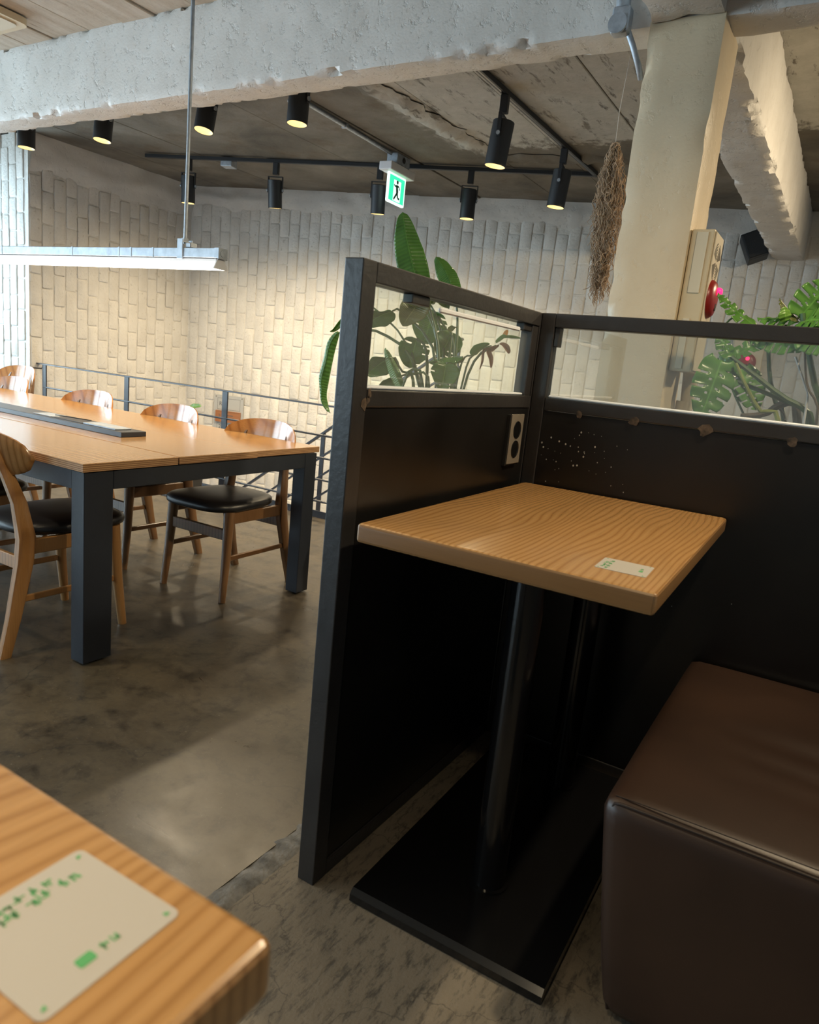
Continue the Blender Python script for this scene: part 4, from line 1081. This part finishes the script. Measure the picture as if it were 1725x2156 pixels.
bleaf([(935, 760)], [(915, 655), (905, 680), (898, 705), (892, 724)], .105, 'leafB', .08, fold=.25, slits=4, seed=5, bi=1)
bleaf([(900, 770)], [(878, 713), (872, 735), (866, 755), (862, 775)], .098, 'leafA', .0, fold=.4, slits=5, seed=6, bi=4)
bleaf([(890, 800), (850, 785)], [(832, 752), (812, 758), (792, 772), (772, 790)], .085, 'leafA', -.08, fold=.35, seed=7, bi=2, r=.008)
bleaf([(870, 800)], [(846, 818), (834, 790), (822, 760), (811, 732)], .042, 'leafB', -.12, fold=.7, seed=8, bi=4)
bleaf([(905, 815), (870, 788)], [(828, 797), (818, 804), (808, 812), (798, 822)], .045, 'leafA', -.10, fold=.5, seed=9, bi=2, r=.007)
bleaf([(940, 790)], [(975, 752), (952, 752), (925, 755), (902, 762)], .050, 'leafA', -.06, fold=.7, seed=10, bi=5)
bleaf([(945, 800)], [(940, 765), (937, 782), (934, 800), (930, 820)], .092, 'leafA', -.10, fold=.55, slits=3, seed=11, bi=3)
bleaf([(945, 770)], [(952, 700), (944, 718), (934, 736), (925, 752)], .088, 'leafA', .06, fold=.35, slits=3, seed=12, bi=1)
bleaf([(965, 790)], [(993, 748), (1004, 738), (1018, 730), (1031, 723)], .030, 'leafB', -.04, fold=.5, seed=13, bi=5, r=.006)
bleaf([(960, 770)], [(905, 640), (915, 636), (930, 640), (946, 650)], .055, 'leafC', .10, fold=.6, seed=14, bi=1)
bleaf([(955, 760)], [(946, 698), (950, 694), (957, 690), (964, 690)], .020, 'leafC', .0, fold=.5, seed=16, bi=5, r=.005)
bleaf([(880, 790), (800, 700)], [(716, 700), (704, 745), (693, 800), (688, 835), (695, 870)], .080, 'leafA', -.04, fold=.75, seed=17, bi=2, r=.009, side=(.6, -.6, -.2))
bleaf([(880, 780), (790, 650)], [(740, 655), (724, 672), (708, 690), (695, 698)], .022, 'leafA', .0, fold=.6, seed=18, bi=2, r=.006)
# the flower stalk with dry bracts
stem(bp, [base_pts[5], B(985, 790, -.05), B(1045, 728, -.05)], .007, .006)
stem(bp, [base_pts[1], B(975, 800, .02), B(1000, 745, .02), B(1035, 728, .02)], .006, .004)
blade('bract', [B(1045, 722, -.05), B(1062, 712, -.05), B(1080, 712, -.05), B(1100, 713, -.05)], .018, 'leafB', bp, None, .8, seed=20)
blade('petal', [B(1062, 712, -.05), B(1064, 705, -.05), B(1067, 698, -.05), B(1068, 694, -.05)], .012, 'petal', bp, None, .5, seed=21)
blade('dry_bract', [B(1050, 725, -.06), B(1030, 738, -.06), B(1034, 758, -.06), B(1034, 775, -.06)], .018, 'dry', bp, None, .8, seed=22)
blade('dry_bract', [B(1052, 724, -.06), B(1064, 730, -.06), B(1070, 738, -.06), B(1072, 745, -.06)], .016, 'dry', bp, None, .6, seed=23)
blade('dry_bract', [B(1040, 728, -.06), B(1020, 736, -.06), B(1016, 760, -.06), B(1010, 778, -.06)], .008, 'dry', bp, None, .6, seed=24)

# monstera behind the long window
def monstera_leaf(parent, base, tip, side, width, mat='leafM', lobes=5, seed=0, fold=.15, droop=.15, name='leaf'):
    org = parent.location; b = Vector(base)-org; t_ = Vector(tip)-org; ax = t_-b; L = ax.length; ax.normalize()
    s = Vector(side); s = (s-ax*s.dot(ax)).normalized(); nr = ax.cross(s); r = random.Random(seed)
    bm = bmesh.new(); uvl = bm.loops.layers.uv.new('uv'); n, m_ = 56, 7; rows = []; uv = {}
    ph = [r.uniform(.0, .25), r.uniform(.3, .6)]
    for sg_ in (0, 1):
        sgn = (-1, 1)[sg_]
        for i in range(n+1):
            t = i/n; wd = width*max(.0, math.sin(math.pi*min(1, (t*.80+.20)))**.62)*(1 if t < .97 else .6)
            if t < .08: wd *= .75+3*t
            row = []
            for j in range(m_+1):
                a = j/m_
                c = b+ax*(L*(t+.10*a*(1-t)-.16*a*a*max(0, 1-t*3)))
                p = c+s*(sgn*a*wd*math.cos(fold))+nr*(a*wd*math.sin(fold)-droop*L*(t*t)*.6-droop*wd*a*a)+nr*.02*L*math.sin(t*26+seed)*a
                v = bm.verts.new(p); uv[v] = (.5+sgn*a*.5, t); row.append(v)
            rows.append((sg_, row))
    for sg_ in (0, 1):
        g = [rw for k, rw in rows if k == sg_]
        for i in range(n):
            t = (i+.5)/n; lobe = (t*lobes*1.08+ph[sg_]) % 1
            for j in range(m_):
                a = (j+.5)/m_
                if .12 < t < .93 and a > .34+.12*math.sin(i) and lobe < .17+.05*a: continue
                if .15 < t < .8 and .14 < a < .28 and .45 < lobe < .60: continue
                f = bm.faces.new((g[i][j], g[i][j+1], g[i+1][j+1], g[i+1][j]))
                for lp in f.loops: lp[uvl].uv = uv[lp.vert]
    bmesh.ops.remove_doubles(bm, verts=bm.verts, dist=1e-5)
    o = fin(name, bm, mat, parent, smooth=True); sol = o.modifiers.new('thickness', 'SOLIDIFY'); sol.thickness = .0012
    return o
YM = 2.50
def Mq(u, v, dy=0): return at(u, v, YM+dy)
mb = Mq(1690, 960)
mp = thing('monstera', 'monstera plant with split leaves behind the long booth window', 'plant', (mb.x, YM, 0))
lathe('planter', [(0, 0), (.16, 0), (.19, .02), (.22, .86), (.225, .90), (.205, .90), (.195, .84), (0, .84)], 'pot', mp, 32)
lathe('soil', [(0, .852), (.10, .855), (.195, .842)], 'soil', mp, 24)
crown = Vector((mb.x, YM, .86))
stem(mp, [crown, Mq(1712, 892), Mq(1640, 830), Mq(1540, 752)], .011, .007)
stem(mp, [crown, Mq(1700, 880, .02), Mq(1656, 846, .02), Mq(1524, 792, .02)], .009, .006)
stem(mp, [crown, Mq(1640, 880), Mq(1602, 866, -.01), Mq(1570, 810, -.02), Mq(1550, 765, -.02)], .008, .005, 'stem2')
stem(mp, [crown, Mq(1650, 870, .05), Mq(1634, 848, .05), Mq(1621, 790, .05), Mq(1618, 715, .05)], .008, .006)
stem(mp, [crown, Mq(1735, 900, .02), Mq(1716, 810, .02), Mq(1698, 715, .02), Mq(1690, 660, .02)], .010, .008)
stem(mp, [crown, Mq(1722, 880, -.03), Mq(1700, 812, -.03), Mq(1695, 740, -.03)], .004, .003, 'root', 'aerial_root')
stem(mp, [crown, Mq(1680, 868, .03), Mq(1645, 852, .03), Mq(1610, 872, .03), Mq(1560, 876, .03)], .014, .008, 'root', 'aerial_root')
stem(mp, [Mq(1640, 858, .03), Mq(1650, 872, .03), Mq(1654, 884, .02)], .004, .002, 'root', 'aerial_root')
tube('support_stake', [Mq(1675, 751, -.02)-mp.location, Mq(1702, 830, -.02)-mp.location, crown-mp.location], .0035, 'white', mp, 8)
monstera_leaf(mp, Mq(1520, 758, -.02), Mq(1478, 880, -.09), CR+CU*.2, .066, 'leafM', 4, 1, .12, .12)
monstera_leaf(mp, Mq(1560, 776, .04), Mq(1596, 862, .03), CR*.8-CU*.3, .058, 'leafM', 5, 2, .2, .12)
monstera_leaf(mp, Mq(1540, 752), Mq(1512, 704, .03), CR, .030, 'leafM', 3, 3, .3, .1)
monstera_leaf(mp, Mq(1538, 752), Mq(1508, 772, .02), CU, .032, 'leafM', 4, 4, .3, .1)
monstera_leaf(mp, Mq(1542, 752, .02), Mq(1640, 700, .06), CU*.7+CF*.4, .030, 'leafM', 6, 5, .3, .1)
monstera_leaf(mp, Mq(1700, 712, .02), Mq(1585, 712, .06), CU*.75+CF*.6, .062, 'leafM', 7, 6, .35, .2)
monstera_leaf(mp, Mq(1690, 708, .0), Mq(1775, 730, -.03), CU*.75+CF*.6, .070, 'leafM', 6, 7, .3, .2)
monstera_leaf(mp, Mq(1586, 684, .10), Mq(1508, 624, .12), CU*.6+CF*.5+CR*.4, .036, 'leafM', 5, 8, .35, .15)
stem(mp, [crown, Mq(1560, 860, .10), Mq(1524, 760, .10), Mq(1525, 690, .11), Mq(1545, 668, .11)], .004, .003)
monstera_leaf(mp, Mq(1684, 668, .05), Mq(1596, 676, .08), CU*.4+CF*.8, .045, 'leafM', 4, 9, .4, .15)
monstera_leaf(mp, Mq(1682, 672, .04), Mq(1636, 634, .03), CU*.7+CF*.4-CR*.3, .032, 'leafC', 3, 10, .5, .2)
blade('young_leaf', [Mq(1655, 676, -.02), Mq(1654, 664, -.03), Mq(1653, 655, -.03), Mq(1650, 646, -.03)], .020, 'leafP', mp, None, .2, seed=31)
monstera_leaf(mp, Mq(1684, 670, .03), Mq(1750, 590, .06), CR-CU*.3, .062, 'leafM', 4, 11, .25, .15)
monstera_leaf(mp, Mq(1686, 676, .02), Mq(1760, 668, -.02), CU*.5+CF*.7, .050, 'leafM', 5, 12, .35, .15)

# small plant on the floor in front of the railing
YP = 3.86
pp = at(400, 1010, YP)
sp0 = thing('potted_plant', 'small green plant on the floor between the chairs and the railing', 'plant', (pp.x, YP, 0))
lathe('planter', [(0, 0), (.07, 0), (.085, .01), (.10, .16), (.102, .17), (.09, .17), (.086, .15), (0, .15)], 'pot', sp0, 24)
lathe('soil', [(0, .153), (.086, .151)], 'soil', sp0, 16)
pc = Vector((pp.x, YP, .15))
for k, (u, v, u2, v2, wd) in enumerate(((392, 862, 424, 855, .030), (388, 960, 365, 975, .03), (400, 985, 412, 1003, .035))):
    a_, b_ = at(u, v, YP), at(u2, v2, YP+.02)
    stem(sp0, [pc, (pc+a_)/2+Vector((.02, 0, .04)), a_], .005, .003)
    blade('leaf', [a_, a_.lerp(b_, .35)+Vector((0, 0, .008)), a_.lerp(b_, .7)+Vector((0, 0, .006)), b_], wd, ('leafB', 'leafA', 'leafP')[k], sp0, (0, .7, .7), .2, seed=50+k)
